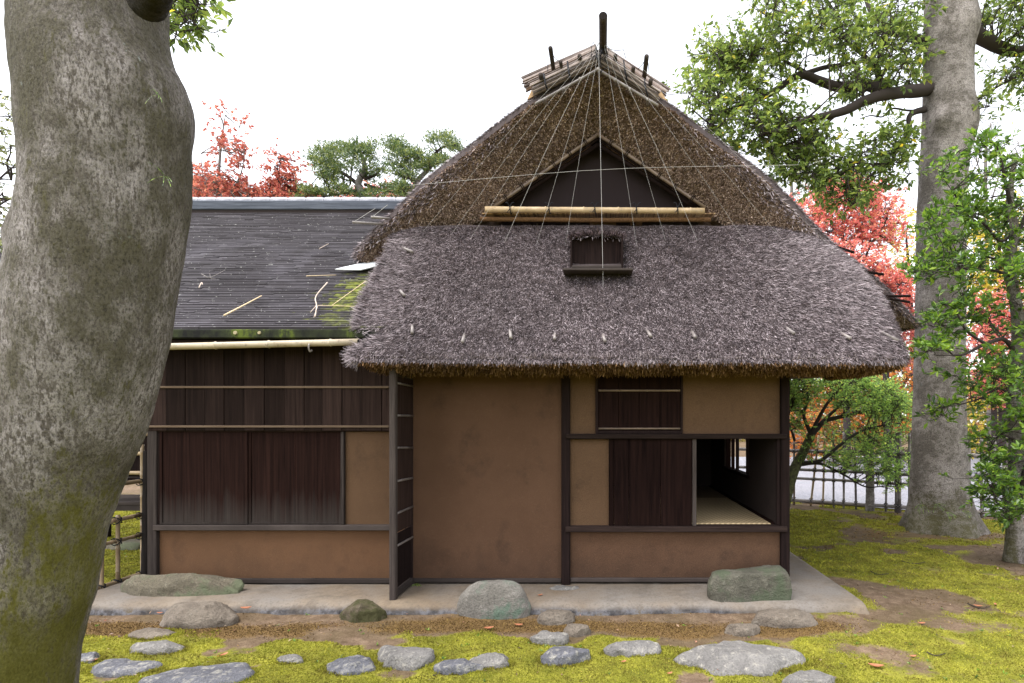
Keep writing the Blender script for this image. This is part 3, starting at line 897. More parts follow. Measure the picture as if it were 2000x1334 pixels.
# left end closure (goes back under the main roof), eave underside
_pyv = HY - (SK[:, 0, 2] - ZE) * FP / (SK[:, 0, 1] + DW)
NOTCH = .26 * smooth(640, 646, _pyv) * smooth(690, 650, _pyv)
_pv = SK[:, 0].copy()
for j in range(14):
    k_ = 1 - j / 14
    SK[:, j, 0] += NOTCH * k_
left_close = np.stack([SK[:, 0] + np.array([.10, .35, -.05]) , SK[:, 0]], 1)
inner = SK[-1] + np.c_[np.zeros(160), np.full(160, .42), np.full(160, -.075)]
inner[:, 0] -= smooth(2.6, 3.2, inner[:, 0]) * .45
inner[:, 0] += smooth(-2.3, -2.5, inner[:, 0]) * .25
inner2 = np.stack([inner[:, 0] * .80, np.maximum(inner[:, 1] + 1.0, .7), np.full(160, 2.62)], -1)
mid_ = SK[-1] * .5 + inner * .5 + np.c_[np.zeros((160, 2)), .012 * fbm(np.c_[SK[-1][:, 0] * 5, np.zeros((160, 2))], 3) - .02]

# gable profile: outline, rounded rim and inner edge, front to back
out_px = [(690, 500, 7.25), (700, 480, 7.25), (735, 443, 7.22), (772, 408, 7.2), (810, 370, 7.18), (850, 334, 7.16), (895, 300, 7.14), (940, 266, 7.1), (985, 231, 7.05), (1030, 198, 7.0), (1080, 172, 6.97), (1125, 148, 6.94), (1168, 118, 6.92),
          (1212, 148, 6.94), (1260, 176, 6.97), (1306, 202, 7.0), (1352, 236, 7.05), (1400, 271, 7.1), (1450, 306, 7.14), (1500, 345, 7.16), (1545, 388, 7.18), (1585, 432, 7.2), (1640, 484, 7.25), (1722, 552, 7.3), (1798, 636, 7.35)]
rim_px = [(706, 506, 7.12), (716, 486, 7.10), (750, 452, 7.06), (787, 419, 7.03), (825, 382, 7.0), (865, 347, 6.97), (910, 313, 6.95), (952, 281, 6.92), (996, 247, 6.88), (1040, 214, 6.84), (1086, 188, 6.82), (1128, 164, 6.8), (1168, 140, 6.78),
          (1208, 164, 6.8), (1254, 192, 6.82), (1298, 217, 6.84), (1342, 250, 6.88), (1388, 285, 6.92), (1436, 320, 6.95), (1484, 358, 6.97), (1526, 400, 7.0), (1562, 440, 7.03), (1620, 494, 7.08), (1704, 562, 7.14), (1788, 638, 7.22)]
inn_px = [(738, 522, 7.3), (752, 502, 7.3), (790, 480, 7.32), (850, 462, 7.34), (900, 448, 7.36), (935, 430, 7.36), (965, 402, 7.36), (1000, 374, 7.36), (1040, 346, 7.36), (1080, 318, 7.36), (1115, 294, 7.36), (1142, 276, 7.36), (1168, 258, 7.36),
          (1195, 276, 7.36), (1224, 294, 7.36), (1260, 320, 7.36), (1298, 347, 7.36), (1338, 376, 7.36), (1376, 403, 7.36), (1405, 430, 7.36), (1440, 450, 7.36), (1490, 470, 7.36), (1580, 510, 7.4), (1680, 585, 7.45), (1764, 640, 7.5)]
NO = 150
GO = spline(np.array([P(*q) for q in out_px]), NO); GR = spline(np.array([P(*q) for q in rim_px]), NO); GI = spline(np.array([P(*q) for q in inn_px]), NO)
GR = GO * .45 + GR * .55
rows = [GO + np.array([0, 6.0, 0]), GO + np.array([0, 3.0, 0]), GO + np.array([0, .8, 0]), GO + np.array([0, .25, 0]), GO, (GO + GR) / 2 + (GO - GI) * .02 + np.array([0, -.02, 0]), GR]
TOPS = np.stack(rows)
FACE = np.stack([GR * (1 - t) + GI * t for t in np.linspace(0, 1, 22)])
FACE[..., 1] += .035 * fbm(FACE * 3.5, 4)
TOPS[:5] += .03 * fbm(TOPS[:5] * 3, 3)[..., None] * np.array([0, 0, 1.0])
rb = MB()
rb.grid(SK).grid(TOPS).grid(left_close)
back = np.stack([GO + np.array([0, 6.0, 0]), np.c_[GO[:, 0] * .6, np.full(NO, 7.0), np.full(NO, 2.7)]])
rb.grid(back)
roof = rb.build('thatched_roof', THATCH_UNDER, tea, True)
fb = MB().grid(FACE); fb.grid(np.stack([GI, GI + np.array([0, .5, 0]) + (GI - GR) * .05])); fb.build('gable_face', CUTBODY, roof, True)
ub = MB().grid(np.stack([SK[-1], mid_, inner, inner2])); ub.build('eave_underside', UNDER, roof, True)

# skylight hole in the skirt
sk_x0, sk_x1 = P(1118, 500, 6.75)[0], P(1214, 500, 6.75)[0]
sk_z0, sk_z1 = P(1170, 540, 6.45)[2], P(1170, 476, 6.9)[2]
def in_sky(p): return (p[:, 0] > sk_x0) & (p[:, 0] < sk_x1) & (p[:, 2] > sk_z0) & (p[:, 2] < sk_z1)

def straw_on(V, n, dfun, L, W, name, mat, parent, lift=.12, mask=None, tip=.3, out=None, jit=.22):
    p, nm, dr_, dc_, u, v = sample_grid(V, n)
    if out is not None:
        fl = (nm * out(p)).sum(-1) < 0
        nm[fl] *= -1
    d = dfun(p, nm, dr_, dc_, u, v)
    d = unit(unit(d) + R.normal(size=d.shape) * jit)
    k = np.ones(n, bool) if mask is None else mask(p, u, v)
    p, nm, d = p[k], nm[k], d[k]
    Ls = L * (.5 + R.random(len(p))); Ws = W * (.5 + R.random(len(p)))
    Vv, Fv = strands(p, d, nm, Ls, Ws, lift, tip)
    return np_object(name, Vv, Fv, mat, parent, kind='stuff')
def down_skirt(p, nm, dr_, dc_, u, v):
    fan = -1.05 * smooth(.22, .0, v) * smooth(.80, .45, u) + .75 * smooth(.45, .72, v) * smooth(1.0, .15, u)
    return dr_ + dc_ * fan[:, None]
front = lambda p: np.array([[0, -1.0, .5]])
straw_on(SK, 520000, down_skirt, .060, .0050, 'straw', THATCH, roof, .09, lambda p, u, v: (~in_sky(p)) & (R.random(len(p)) < smooth(.97, .90, u)), out=front, jit=.3)
# fringe over the lip of the eave and ragged left end
lipg = SK[-7:]
straw_on(lipg, 26000, down_skirt, .022, .007, 'eave_fringe', THATCH, roof, .10, out=front, jit=.3)
leftg = SK[8:, :3]
straw_on(leftg, 7000, lambda p, nm, dr_, dc_, u, v: dr_ * .8 - dc_ * 1.0, .085, .007, 'end_fringe', THATCH, roof, .12, out=front, jit=.28)
straw_on(TOPS[2:6], 60000, lambda p, nm, dr_, dc_, u, v: np.c_[np.sign(p[:, :1] + .06) * .8, np.full((len(p), 1), -.3), np.full((len(p), 1), -.65)], .05, .008, 'verge_straw', THATCH, roof, .08, out=lambda p: np.c_[np.sign(p[:, :1]) * .5, np.full((len(p), 1), -.6), np.full((len(p), 1), .8)])
def face_dir(p, nm, dr_, dc_, u, v): return np.c_[R.normal(size=(len(p), 2)) * .5, -np.abs(R.normal(size=len(p))) * .7] + np.array([0, -.75, -.2])
straw_on(FACE, 130000, face_dir, .026, .010, 'cut_ends', CUTSTRAW, roof, .3, out=front, jit=.4, tip=.8)
# darker weathered straw along the outer band of the gable face
straw_on(FACE[:9], 22000, lambda p, nm, dr_, dc_, u, v: np.c_[np.sign(p[:, :1] + .06) * .6, np.full((len(p), 1), -.5), np.full((len(p), 1), -.7)], .07, .010, 'face_straw', THATCH, roof, .2, lambda p, u, v: R.random(len(p)) < smooth(5.9, 4.0, p[:, 2]) * (1 - u) ** 1.5, out=front, jit=.35)
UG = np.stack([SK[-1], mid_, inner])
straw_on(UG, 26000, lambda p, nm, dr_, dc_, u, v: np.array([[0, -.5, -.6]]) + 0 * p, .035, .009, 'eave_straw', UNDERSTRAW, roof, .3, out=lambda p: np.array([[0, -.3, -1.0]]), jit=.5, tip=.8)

# skylight: dark hatch with frame boards and a long sill board
hx0, hx1 = sk_x0 + .01, sk_x1 - .01
sl = MB()
y_b = P(1170, 530, 6.52)[1]
sl.box(hx0, hx1, y_b + .10, y_b + .14, sk_z0 + .02, sk_z1 + .03)
skl = sl.build('skylight', WOOD_DARK, roof)
MB().box(hx0 - .09, hx1 + .12, y_b - .26, y_b + .02, sk_z0 + .02, sk_z0 + .045, .004).build('skylight_sill', WOOD_GREYH, roof)
MB().box(hx0, hx1, y_b - .10, y_b + .06, sk_z0 + .09, sk_z0 + .12, .004).build('skylight_rail', WOOD_GREYH, roof)
for x in (hx0 - .02, hx1): MB().box(x, x + .02, y_b - .02, y_b + .36, sk_z0 + .045, sk_z1 - .02).build('skylight_cheek', WOOD_DARK, roof)
hood = upsample(np.array([[(hx0 - .05, y_b + .45, sk_z1 + .13), ((hx0 + hx1) / 2, y_b + .43, sk_z1 + .15), (hx1 + .05, y_b + .45, sk_z1 + .13)], [(hx0 - .05, y_b + .12, sk_z1 - .02), ((hx0 + hx1) / 2, y_b + .08, sk_z1 + .0), (hx1 + .05, y_b + .12, sk_z1 - .02)]]), 6, 14)
MB().grid(hood).build('skylight_hood', THATCH_UNDER, roof, True)
straw_on(hood, 2600, lambda p, nm, dr_, dc_, u, v: dr_, .11, .010, 'hood_straw', THATCH, roof, .15, out=front)

# gable: recessed dark board, ridge beam end, bamboo verge rods with bindings, reed mat and bamboo bar
gy = P(1168, 300, 7.62)[1]
g3 = [P(1168, 236, 7.60), P(925, 425, 7.60), P(1415, 425, 7.60)]
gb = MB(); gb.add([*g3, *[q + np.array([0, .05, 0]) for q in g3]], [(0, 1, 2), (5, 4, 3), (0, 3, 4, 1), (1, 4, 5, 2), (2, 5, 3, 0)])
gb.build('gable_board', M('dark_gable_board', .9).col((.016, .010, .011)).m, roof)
be = P(1163, 276, 7.5)
MB().tube([be, be + np.array([0, .4, 0])], .062, 14).build('ridge_beam', WOOD_BLACK, roof)
for sgn, end in ((-1, (962, 404)), (1, (1378, 404))):
    for k, (off, r, mt) in enumerate(((0, .024, BAMBOO_DARK), (9, .018, WOOD_DARK), (20, .03, WOOD_DARK))):
        a = P(1168, 262 + off, 7.33 + k * .05); b = P(end[0] - sgn * off * .9, end[1] + 2, 7.33 + k * .05)
        mb = MB(); bamboo(mb, a, b, r, .4); mb.build('verge_rod', mt, roof, True)
    for t in (.12, .27, .42, .57, .72, .88):
        c = P(1168, 262, 7.33) * (1 - t) + P(*end, 7.33) * t
        mb = MB(); d = unit(P(*end, 7.33) - P(1168, 262, 7.33)); pr = np.array([-d[2], 0, d[0]]) * sgn
        for o in (-.012, .012): mb.tube([c + d * o - pr * .06, c + d * o + np.array([0, -.035, 0]), c + d * o + pr * .05], .006, 5)
        mb.build('binding', WOOD_DARKH, roof)
mb = MB(); bamboo(mb, P(948, 409, 7.12), P(1376, 412, 7.12), .038, .42, 12)
bar = mb.build('bamboo_bar', BAMBOO, roof, True)
for px in (997, 1073, 1162, 1243, 1323):
    mb = MB(); c = P(px, 410.5, 7.12)
    th = np.linspace(0, 2 * math.pi, 11)
    mb.tube(np.c_[np.full(11, c[0]) + np.linspace(-.012, .012, 11), c[1] + .044 * np.cos(th), c[2] + .044 * np.sin(th)], .007, 5)
    for s_ in (-1, 1):
        mb.tube([c + np.array([0, -.05, .02]), c + np.array([s_ * .03, -.06, .07]), c + np.array([s_ * .055, -.06, .055 + .02 * R.random()])], .005, 4, True, 6)
    mb.tube([c + np.array([0, -.05, 0]), c + np.array([-.03, -.065, -.05])], .005, 4)
    mb.build('rope_tie', ROPE, bar)
mb = MB()
for x in np.arange(-1.55, 1.42, .017):
    px_ = np.array([x, P(0, 0, 7.22)[1] + R.normal() * .004, P(0, 421, 7.22)[2]])
    mb.tube([px_ + np.array([0, -.05, .01]), px_ + np.array([0, .35, .05])], .0075, 5)
mb.build('reed_mat', REED_TAN, roof, kind='stuff')
mb = MB(); mb.tube([P(938, 428, 7.2), P(1060, 429, 7.18), P(1170, 430, 7.19), P(1290, 429, 7.18), P(1388, 429, 7.2)], .03, 8, True, 20)
mb.build('straw_roll', UNDER, roof, True)

# ridge: reed bundles folded over the ridge, poles, pegs, bamboo edging, ties
def reed_bundle(top, bot, depth, d0, d1, n, name_mat):
    """reeds lying side by side from the ridge down the slope: top/bot = (apex px, end px) of upper and lower edge"""
    mb = MB()
    for layer in range(3):
        for k in range(n):
            t = (k + .5 * (layer % 2)) / (n - 1 + .5)
            a = P(top[0][0] * (1 - t) + bot[0][0] * t, top[0][1] * (1 - t) + bot[0][1] * t, d0 + .05 * layer)
            b = P(top[1][0] * (1 - t) + bot[1][0] * t, top[1][1] * (1 - t) + bot[1][1] * t, d1 + .05 * layer)
            bul = math.sin(math.pi * min(max(t, .0), 1)) * .045
            a = a + np.array([0, -bul, 0]); b = b + np.array([R.normal() * .012, -bul, R.normal() * .006])
            mb.tube([a, (a + b) / 2 + R.normal(size=3) * .004, b], .009 * (.8 + .4 * R.random()), 5)
    return mb.build('reed_bundle', name_mat, roof)
reed_bundle([(1169, 98), (1036, 162)], [(1168, 126), (1043, 186)], 0, 6.80, 6.84, 12, REED)
reed_bundle([(1170, 98), (1288, 177)], [(1170, 127), (1284, 197)], 0, 6.80, 6.84, 12, REED)
reed_bundle([(1164, 87), (1019, 151)], [(1164, 112), (1027, 179)], 0, 7.2, 7.25, 10, REED)
reed_bundle([(1184, 93), (1309, 174)], [(1184, 118), (1294, 196)], 0, 7.2, 7.25, 10, REED)
# filling of the ridge cap behind the bundles: a solid saddle running back along the ridge
sad = [P(1030, 196, 7.0), P(1042, 170, 7.0), P(1168, 108, 6.95), P(1288, 176, 7.0), P(1304, 200, 7.0), P(1168, 128, 6.95)]
sd = MB(); sd.add([*[q + np.array([0, -.02, 0]) for q in sad], *[q + np.array([0, 6.0, 0]) for q in sad]],
                  [(0, 1, 2, 5), (5, 2, 3, 4)] + [(i, (i + 1) % 6, (i + 1) % 6 + 6, i + 6) for i in range(6)] + [(11, 8, 7, 6), (10, 9, 8, 11)])
sd.build('ridge_saddle', REED_TAN, roof)
mb = MB(); mb.tube([P(1178, 31, 6.2), P(1178, 31, 6.2) + np.array([0, .06, 0]), P(1178, 31, 6.2) + np.array([-.03, 6.3, 0])], [.048, .046, .047], 16)
rp = mb.build('ridge_pole', WOOD_GREY, roof, True)
mb = MB(); mb.tube([P(1178, 31, 6.2) + np.array([0, -.004, 0]), P(1178, 31, 6.2) + np.array([0, .02, 0])], [.043, .044], 16); mb.build('pole_end', WOOD_BLACK, roof)
for x_, y_, d_, r_ in ((1075, 94, 6.6, .027), (1263, 110, 6.6, .028)):
    q = P(x_, y_, d_); mb = MB(); bamboo(mb, q, q + np.array([0, 6, 0]), r_, .5, 12); mb.build('ridge_log', WOOD_GREY, roof, True)
for x_, y_, r_ in ((1132, 109, .026), (1095, 121, .022), (1056, 146, .028), (1202, 108, .024), (1237, 132, .024), (1271, 157, .026)):
    q = P(x_, y_, 6.72); mb = MB(); bamboo(mb, q, q + np.array([0, .9, 0]), r_, .5, 10); mb.build('bamboo_end', WOOD_GREY, roof, True)
for a, b in (((1168, 136), (1046, 203)), ((1168, 136), (1285, 206))):
    mb = MB(); bamboo(mb, P(*a, 6.74), P(*b, 6.8), .018, .3); mb.build('bamboo_edging', BAMBOO_GREY, roof, True)
for x_, y_, r_ in ((1168, 135, .022), (1133, 154, .020), (1102, 173, .018), (1064, 193, .018), (1202, 156, .020), (1231, 174, .020), (1265, 194, .018)):
    q = P(x_, y_, 6.66); mb = MB(); bamboo(mb, q, q + np.array([-.03 if x_ < 1168 else .03, .35, .12]), r_, .12, 9); mb.build('bamboo_stub', BAMBOO_GREY, roof, True)
for x_, a, b in ((1066, 148, 176), (1112, 124, 160), (1222, 122, 158), (1262, 158, 188), (1168, 98, 130)):
    mb = MB(); mb.tube([P(x_ - 4, a - 4, 6.82), P(x_ - 1, (a + b) / 2, 6.72), P(x_ + 3, b, 6.78)], .010, 5, True, 8); mb.build('rope_tie', ROPE, roof)
mb = MB()
for k in range(22):
    s0 = P(1172 + R.normal() * 5, 92 + R.random() * 22, 6.66)
    mb.tube([s0, s0 + R.normal(size=3) * .05, s0 + R.normal(size=3) * .07 + np.array([0, 0, -.05])], .004, 4, True, 6)
for a, b in (((1076, 101), (1094, 121)), ((1262, 112), (1246, 135)), ((1187, 94), (1218, 97)), ((1218, 97), (1223, 114)), ((1070, 105), (1070, 140)), ((1266, 122), (1268, 145))):
    mb.tube([P(*a, 6.64), (P(*a, 6.64) + P(*b, 6.68)) / 2 + np.array([0, 0, -.02]), P(*b, 6.68)], .004, 4, True, 6)
mb.build('rope_tangle', ROPE, roof, kind='stuff')

# strings from the ridge pole down to the skirt
skd = SK.reshape(-1, 3)
SKPX = np.c_[VX + skd[:, 0] * FP / (skd[:, 1] + DW), HY - (skd[:, 2] - ZE) * FP / (skd[:, 1] + DW), skd[:, 1] + DW]
def skirt_depth(px, py):
    k = np.argmin((SKPX[:, 0] - px) ** 2 + (SKPX[:, 1] - py) ** 2)
    return SKPX[k, 2]
for i, (x0, y0, x1, y1) in enumerate(((1172, 70, 826, 452), (1173, 74, 880, 460), (1173, 78, 918, 468), (1170, 84, 985, 474), (1172, 80, 1048, 478), (1173, 76, 1104, 480), (1169, 84, 1178, 560), (1178, 74, 1244, 482), (1180, 78, 1300, 470), (1181, 74, 1362, 470), (1184, 84, 1462, 482), (1183, 70, 1640, 500), (1182, 88, 1530, 470))):
    a = P(x0, y0, 6.62); b = P(x1, y1, skirt_depth(x1, y1) - .02)
    mid = (a + b) / 2 + np.array([0, -.12, -.03])
    mb = MB(); mb.tube([a, mid, b], .0016 if i in (3, 6, 9) else .0011, 4, True, 10); mb.build('string', STRING, roof)
a, b = P(800, 362, 7.0), P(1560, 322, 7.0)
mb = MB(); mb.tube([a, (a + b) / 2 + np.array([0, -.2, -.02]), b], .0019, 4, True, 10); mb.build('string', STRING, roof)
# bamboo pegs poking out of the thatch
for px, py, qx, qy in ((806, 632, 805, 650), (908, 652, 903, 668), (996, 643, 998, 660), (1084, 648, 1083, 662), (1176, 652, 1182, 666), (1262, 644, 1272, 657), (1350, 645, 1358, 659), (1532, 638, 1551, 651), (1641, 650, 1661, 661), (1713, 645, 1754, 665), (779, 565, 790, 577), (784, 483, 806, 492), (1712, 592, 1730, 597)):
    a = P(px, py, skirt_depth(px, py) + .03); b = P(qx, qy, skirt_depth(qx, qy) - .07)
    mb = MB(); bamboo(mb, a, b, .017, .2, 9); mb.build('bamboo_peg', BAMBOO_GREY, roof, True)
for px, py, qx, qy in ((1750, 578, 1778, 578), (1755, 586, 1777, 590), (1700, 532, 1726, 536), (1640, 484, 1668, 493)):
    d = 7.2; a = P(px, py, d); b = P(qx, qy, d)
    mb = MB(); mb.tube([a + (a - b) * 1.2, b], .017, 7); mb.build('purlin_end', WOOD_DARK, roof)
# sticks and strings at the left verge
for (x0, y0), (x1, y1), xs_ in (((740, 437), (688, 434), (733, 407)), ((752, 426), (725, 424), (757, 400))):
    mb = MB(); bamboo(mb, P(x0 + 12, y0 + 1, 7.15), P(x1, y1, 7.0), .016, .3); mb.build('bamboo_peg', BAMBOO_GREY, roof, True)
    mb = MB(); mb.tube([P(x1 + 2, y1, 7.0), P(*xs_, 7.02)], .0022, 4); mb.build('string', STRING, roof)

# ------------------------------------------------------------------ the shingled wing on the left
wing = thing('shingled_wing', (-3.6, 0, SZ), 'low dark-boarded wing with a bark shingle roof and ochre wall foot, joined to the teahouse', 'wing')
WL = -8.2
def wbox(px0, px1, py0, py1, y0, y1, mat, name, parent=wing, c=.006):
    return MB().box(wx(px0), wx(px1), y0, y1, wz(py1), wz(py0), c).build(name, mat, parent)
# upper board wall, projecting a little
bounds = [293, 333, 370, 408, 445, 484, 523, 562, 600, 635, 673, 712, 750, 768]
for k, (a, b) in enumerate(zip(bounds[:-1], bounds[1:])):
    wbox(a + .3, b - .3, 672, 841, -.062 - .006 * (k % 2), -.035, WOOD_BOARD, 'plank', c=.003)
wbox(293, 768, 670, 842, -.033, .03, WOOD_DARK, 'plank_backing')
wbox(292, 768, 838, 843, -.036, .03, WOOD_DARKH, 'wall_rail')
for py in (757, 833):
    mb = MB(); mb.box(wx(292 if py > 800 else 300), wx(765), -.083, -.070, wz(py + 2), wz(py - 2.2), .003); mb.build('batten', BATTEN, wing)
wbox(294, 312, 838, 1126, -.05, .05, WOOD_GREY, 'post')
wbox(306, 316, 843, 1023, -.03, .04, WOOD_DARK, 'jamb')
wbox(308, 766, 1024, 1034, -.075, .05, WOOD_GREYH, 'sill')
wbox(312, 770, 1129, 1138, -.035, .05, WOOD_GREYH, 'foot_rail')
wbox(668, 675, 843, 1024, -.04, .04, WOOD_GREY, 'jamb')
for x0, x1, y in ((316, 487, -.022), (487, 668, -.008)):
    sh = MB(); sh.box(wx(x0), wx(x0 + 5), y - .012, y + .02, wz(1023), wz(843), .003); sh.box(wx(x1 - 5), wx(x1), y - .012, y + .02, wz(1023), wz(843), .003)
    sh.box(wx(x0 + 5), wx(x1 - 5), y - .010, y + .02, wz(1023), wz(1020), .002)
    sho = sh.build('shutter', SHUTTER, wing)
    st_ = (x1 - x0 - 10) / 4
    for k in range(4):
        MB().box(wx(x0 + 5 + k * st_) + .0008, wx(x0 + 5 + (k + 1) * st_) - .0008, y - .002 * (k % 2), y + .018, wz(1020), wz(843), .0015).build('plank', SHUTTER, sho)
wbox(675, 771, 843, 1026, .0, .05, PLASTER_YELLOW, 'plaster_panel', c=0)
wbox(312, 790, 1034, 1130, .0, .05, PLASTER_ORANGE, 'plaster_panel', c=0)
bw = MB(); bw.box(wx(296), wx(302), .05, 2.9, .12, 2.9); bw.box(wx(296), -2.25, 5.55, 5.6, .12, 2.9); bw.box(wx(302), -2.25, .06, 5.5, .55, .62)
bw.box(wx(302), -2.25, .055, .075, .62, 2.9)
bw.build('outer_wall', WOOD_DARK, wing)
# roof: courses of bark shingle, front slope; plain back slope
E0 = P(0, 641, 5.87); E1 = P(0, 414, 8.95)
NC = 84
def roof_pt(px, py):
    # intersect the view ray with the shingle plane
    o = np.array([0, -DW, ZE]); r = P(px, py, 1.0) - o
    n = unit(np.cross(E1 - E0, np.array([1.0, 0, 0])))
    t = (E0 - o).dot(n) / r.dot(n)
    return o + r * t
MC = roof_pt(700, 562); MT = (MC[1] - E0[1]) / (E1[1] - E0[1])
mbv, mbf, att = [], [], []
nv = 0
XR = -1.75
for i in range(NC):
    t0, t1 = i / NC, (i + 1.25) / NC
    wob_t = .25 / NC
    x = WL
    base0 = E0 * (1 - t0) + E1 * t0; base1 = E0 * (1 - t1) + E1 * t1
    sag = lambda t: -.06 * math.sin(math.pi * t)
    while x < XR:
        w = .12 + .6 * R.random() ** 2
        x1 = min(x + w, XR)
        h = .013 + .004 * R.random(); pull = R.normal() * .004
        zz = .0015 * R.normal()
        y0 = base0[1] + pull; z0 = base0[2] + sag(t0) + h + zz; y1 = base1[1]; z1 = base1[2] + sag(t1) + .002 + zz
        mbv += [(x, y0, z0), (x1, y0, z0), (x1, y1, z1), (x, y1, z1), (x, y0 + .006, z0 - h - .012), (x1, y0 + .006, z0 - h - .012)]
        mbf += [(nv, nv + 1, nv + 2, nv + 3), (nv + 4, nv + 5, nv + 1, nv)]
        cx = (x + x1) / 2
        mo = 1.0 * math.exp(-((cx - MC[0]) / .34) ** 2 - ((t0 - MT) / .17) ** 2) + .5 * math.exp(-((cx + 2.6) / .5) ** 2 - (t0 / .12) ** 2)
        att += [mo] * 6
        nv += 6; x = x1
sb = MB()
sb.add([(WL, E0[1] + .03, E0[2] - .09), (XR, E0[1] + .03, E0[2] - .09), (XR, E1[1], E1[2] - .12), (WL, E1[1], E1[2] - .12), (WL, 6.3, 2.7), (XR, 6.3, 2.7)], [(0, 1, 2, 3), (3, 2, 5, 4)])
sb.add([(WL + .05, 0, 2.85), (WL + .05, 5.6, 2.85), (WL + .05, E1[1], E1[2] - .1)], [(0, 1, 2)])
wroof = sb.build('shingle_roof', WOOD_DARK, wing)
np_object('shingle_courses', np.array(mbv), np.array(mbf), SHINGLE, wroof, kind='stuff', attr={'moss': np.array(att)})
MB().box(WL, -2.33, E0[1] - .012, E0[1] + .05, E0[2] - .105, E0[2] - .012, .01).build('eave_board', EAVEBOARD, wroof)
MB().box(WL, -2.3, E0[1] + .06, E0[1] + .12, E0[2] - .17, E0[2] - .11, .006).build('eave_batten', WOOD_DARKH, wroof)
sof = MB(); sof.add([(WL, E0[1] + .05, E0[2] - .10), (-2.05, E0[1] + .05, E0[2] - .10), (-2.05, .3, E0[2] + .28), (WL, .3, E0[2] + .28)], [(0, 1, 2, 3)]); sof.build('soffit', WOOD_DARK, wroof)
for px in (338, 452, 520, 600, 668):
    q = P(px, 655, 5.94); mb = MB(); mb.tube([q + np.array([0, -.02, -.03]), q + np.array([0, .8, .42])], .03, 8); mb.build('rafter', WOOD_DARK, wroof, True)
for px, r in ((460, .022), (507, .019)):
    q = P(px, 650, E0[1] - .012 + DW); mb = MB(); mb.tube([q + np.array([0, -.012, 0]), q + np.array([0, .01, 0])], [r * .8, r], 11); mb.build('lichen_rosette', M('lichen_crust', .9).col((.34, .29, .18)).m, wroof)
# gutter: a split bamboo on the eave, with a hook
gpts = [P(250, 679, 5.74), P(333, 675, 5.74), P(700, 668, 5.74)]
mb = MB(); bamboo(mb, gpts[0], gpts[2], .036, .62, 12); gut = mb.build('bamboo_gutter', m_bamboo('stained_gutter_bamboo', (.42, .33, .22), (.55, .46, .34), (.06, .05, .05)), wing, True)
mb = MB(); mb.tube([gpts[2] + np.array([-.004, 0, 0]), gpts[2] + np.array([.006, 0, 0])], .028, 12); mb.build('gutter_mouth', WOOD_BLACK, gut)
mb = MB(); q = P(607, 676, 5.74); mb.tube([q + np.array([0, .03, .06]), q + np.array([0, -.04, 0]), q + np.array([0, -.02, -.055]), q + np.array([0, .02, -.04])], .009, 6, True, 10); mb.build('gutter_hook', BAMBOO_GREY, gut)
# ridge: board, dark red-brown batten and half-round tiles
zr = E1[2]
MB().box(WL, XR, E1[1] - .06, E1[1] + .25, zr + .02, zr + .16, .01).build('ridge_board', RIDGEBOARD, wroof)
MB().box(WL, XR, E1[1] - .045, E1[1] + .2, zr - .06, zr + .02, .006).build('ridge_batten', M('dark_red_batten', .9).col((.02, .014, .013)).m, wroof)
tv = MB(); a_ = np.linspace(-.15 * math.pi, 1.15 * math.pi, 10); tl = .287
ringf = lambda x, r: np.c_[np.full(10, x), .09 - r * np.cos(a_), r * np.sin(a_)]
tv.grid(np.stack([ringf(0, .078), ringf(.012, .084), ringf(.24, .084), ringf(.25, .076), ringf(tl - .006, .076)]))
tile_me = None
x = WL
while x < XR:
    if tile_me is None:
        to = tv.build('ridge_tile', TILE, wroof, True, None)
        tile_me = to.data
        # vertices were stored relative to the wing's base; move them back to tile space
        off = root_of(wroof)
        for v in tile_me.vertices: v.co = v.co + Vector(off)
    else:
        to = bpy.data.objects.new('ridge_tile', tile_me); link(to, wroof)
    to.location = Vector((x, E1[1] + .005, zr + .185)) - Vector(root_of(wroof))
    x += tl
# white metal flashing at the valley

# litter lying on the shingle roof (things of their own)
f4 = [roof_pt(*q) for q in ((655, 529), (690, 521), (728, 513), (745, 521), (705, 530))]
fm = MB(); fm.add([*[q + np.array([0, -.012, .02]) for q in f4], *[q + np.array([0, -.006, .010]) for q in f4]], [(0, 1, 2, 3, 4), (9, 8, 7, 6, 5)] + [(i, i + 5, (i + 1) % 5 + 5, (i + 1) % 5) for i in range(5)])
fm.build('valley_flashing', METAL, wroof)
def roof_stick(name, label, pts, rad, mat, forks=()):
    mb = MB()
    up = np.array([0, -.02, .05])
    mb.tube([roof_pt(*p) + up for p in pts], np.linspace(rad, rad * .6, len(pts)), 6, True, len(pts) * 4)
    for f in forks: mb.tube([roof_pt(*p) + up for p in f], rad * .5, 5, True, len(f) * 3)
    o = mb.build(name, mat, None, True, roof_pt(*pts[0]))
    return tag(o, label, 'twig', 'twigs lying on the shingle roof')
roof_stick('fallen_stick', 'straight tan stick lying across the lower shingle roof', [(440, 626), (478, 606), (513, 587)], .010, TWIG_TAN)
roof_stick('fallen_twig', 'pale forked twig near the thatch on the shingle roof', [(641, 561), (619, 588), (620, 606), (618, 628)], .008, TWIG, [[(620, 606), (608, 620)], [(620, 606), (632, 606)], [(622, 608), (615, 630)]])
roof_stick('fallen_twig', 'long thin reed running from the thatch down over the mossy shingles', [(716, 558), (650, 606)], .005, TWIG_TAN, [[(650, 606), (690, 608), (706, 608)], [(620, 606), (650, 607)]])
roof_stick('fallen_twig', 'small dark crooked twig lying high on the shingle roof', [(396, 544), (410, 551), (424, 546), (442, 536)], .006, BARK_PALE, [[(412, 543), (414, 552), (424, 554)]])
roof_stick('fallen_twig', 'tiny pale curled twig beside the mossy trunk on the shingle roof', [(391, 571), (396, 561), (398, 565)], .007, TWIG)
roof_stick('fallen_stick', 'short orange splinter lying level above the moss patch', [(600, 548), (658, 546)], .006, TWIG_TAN)
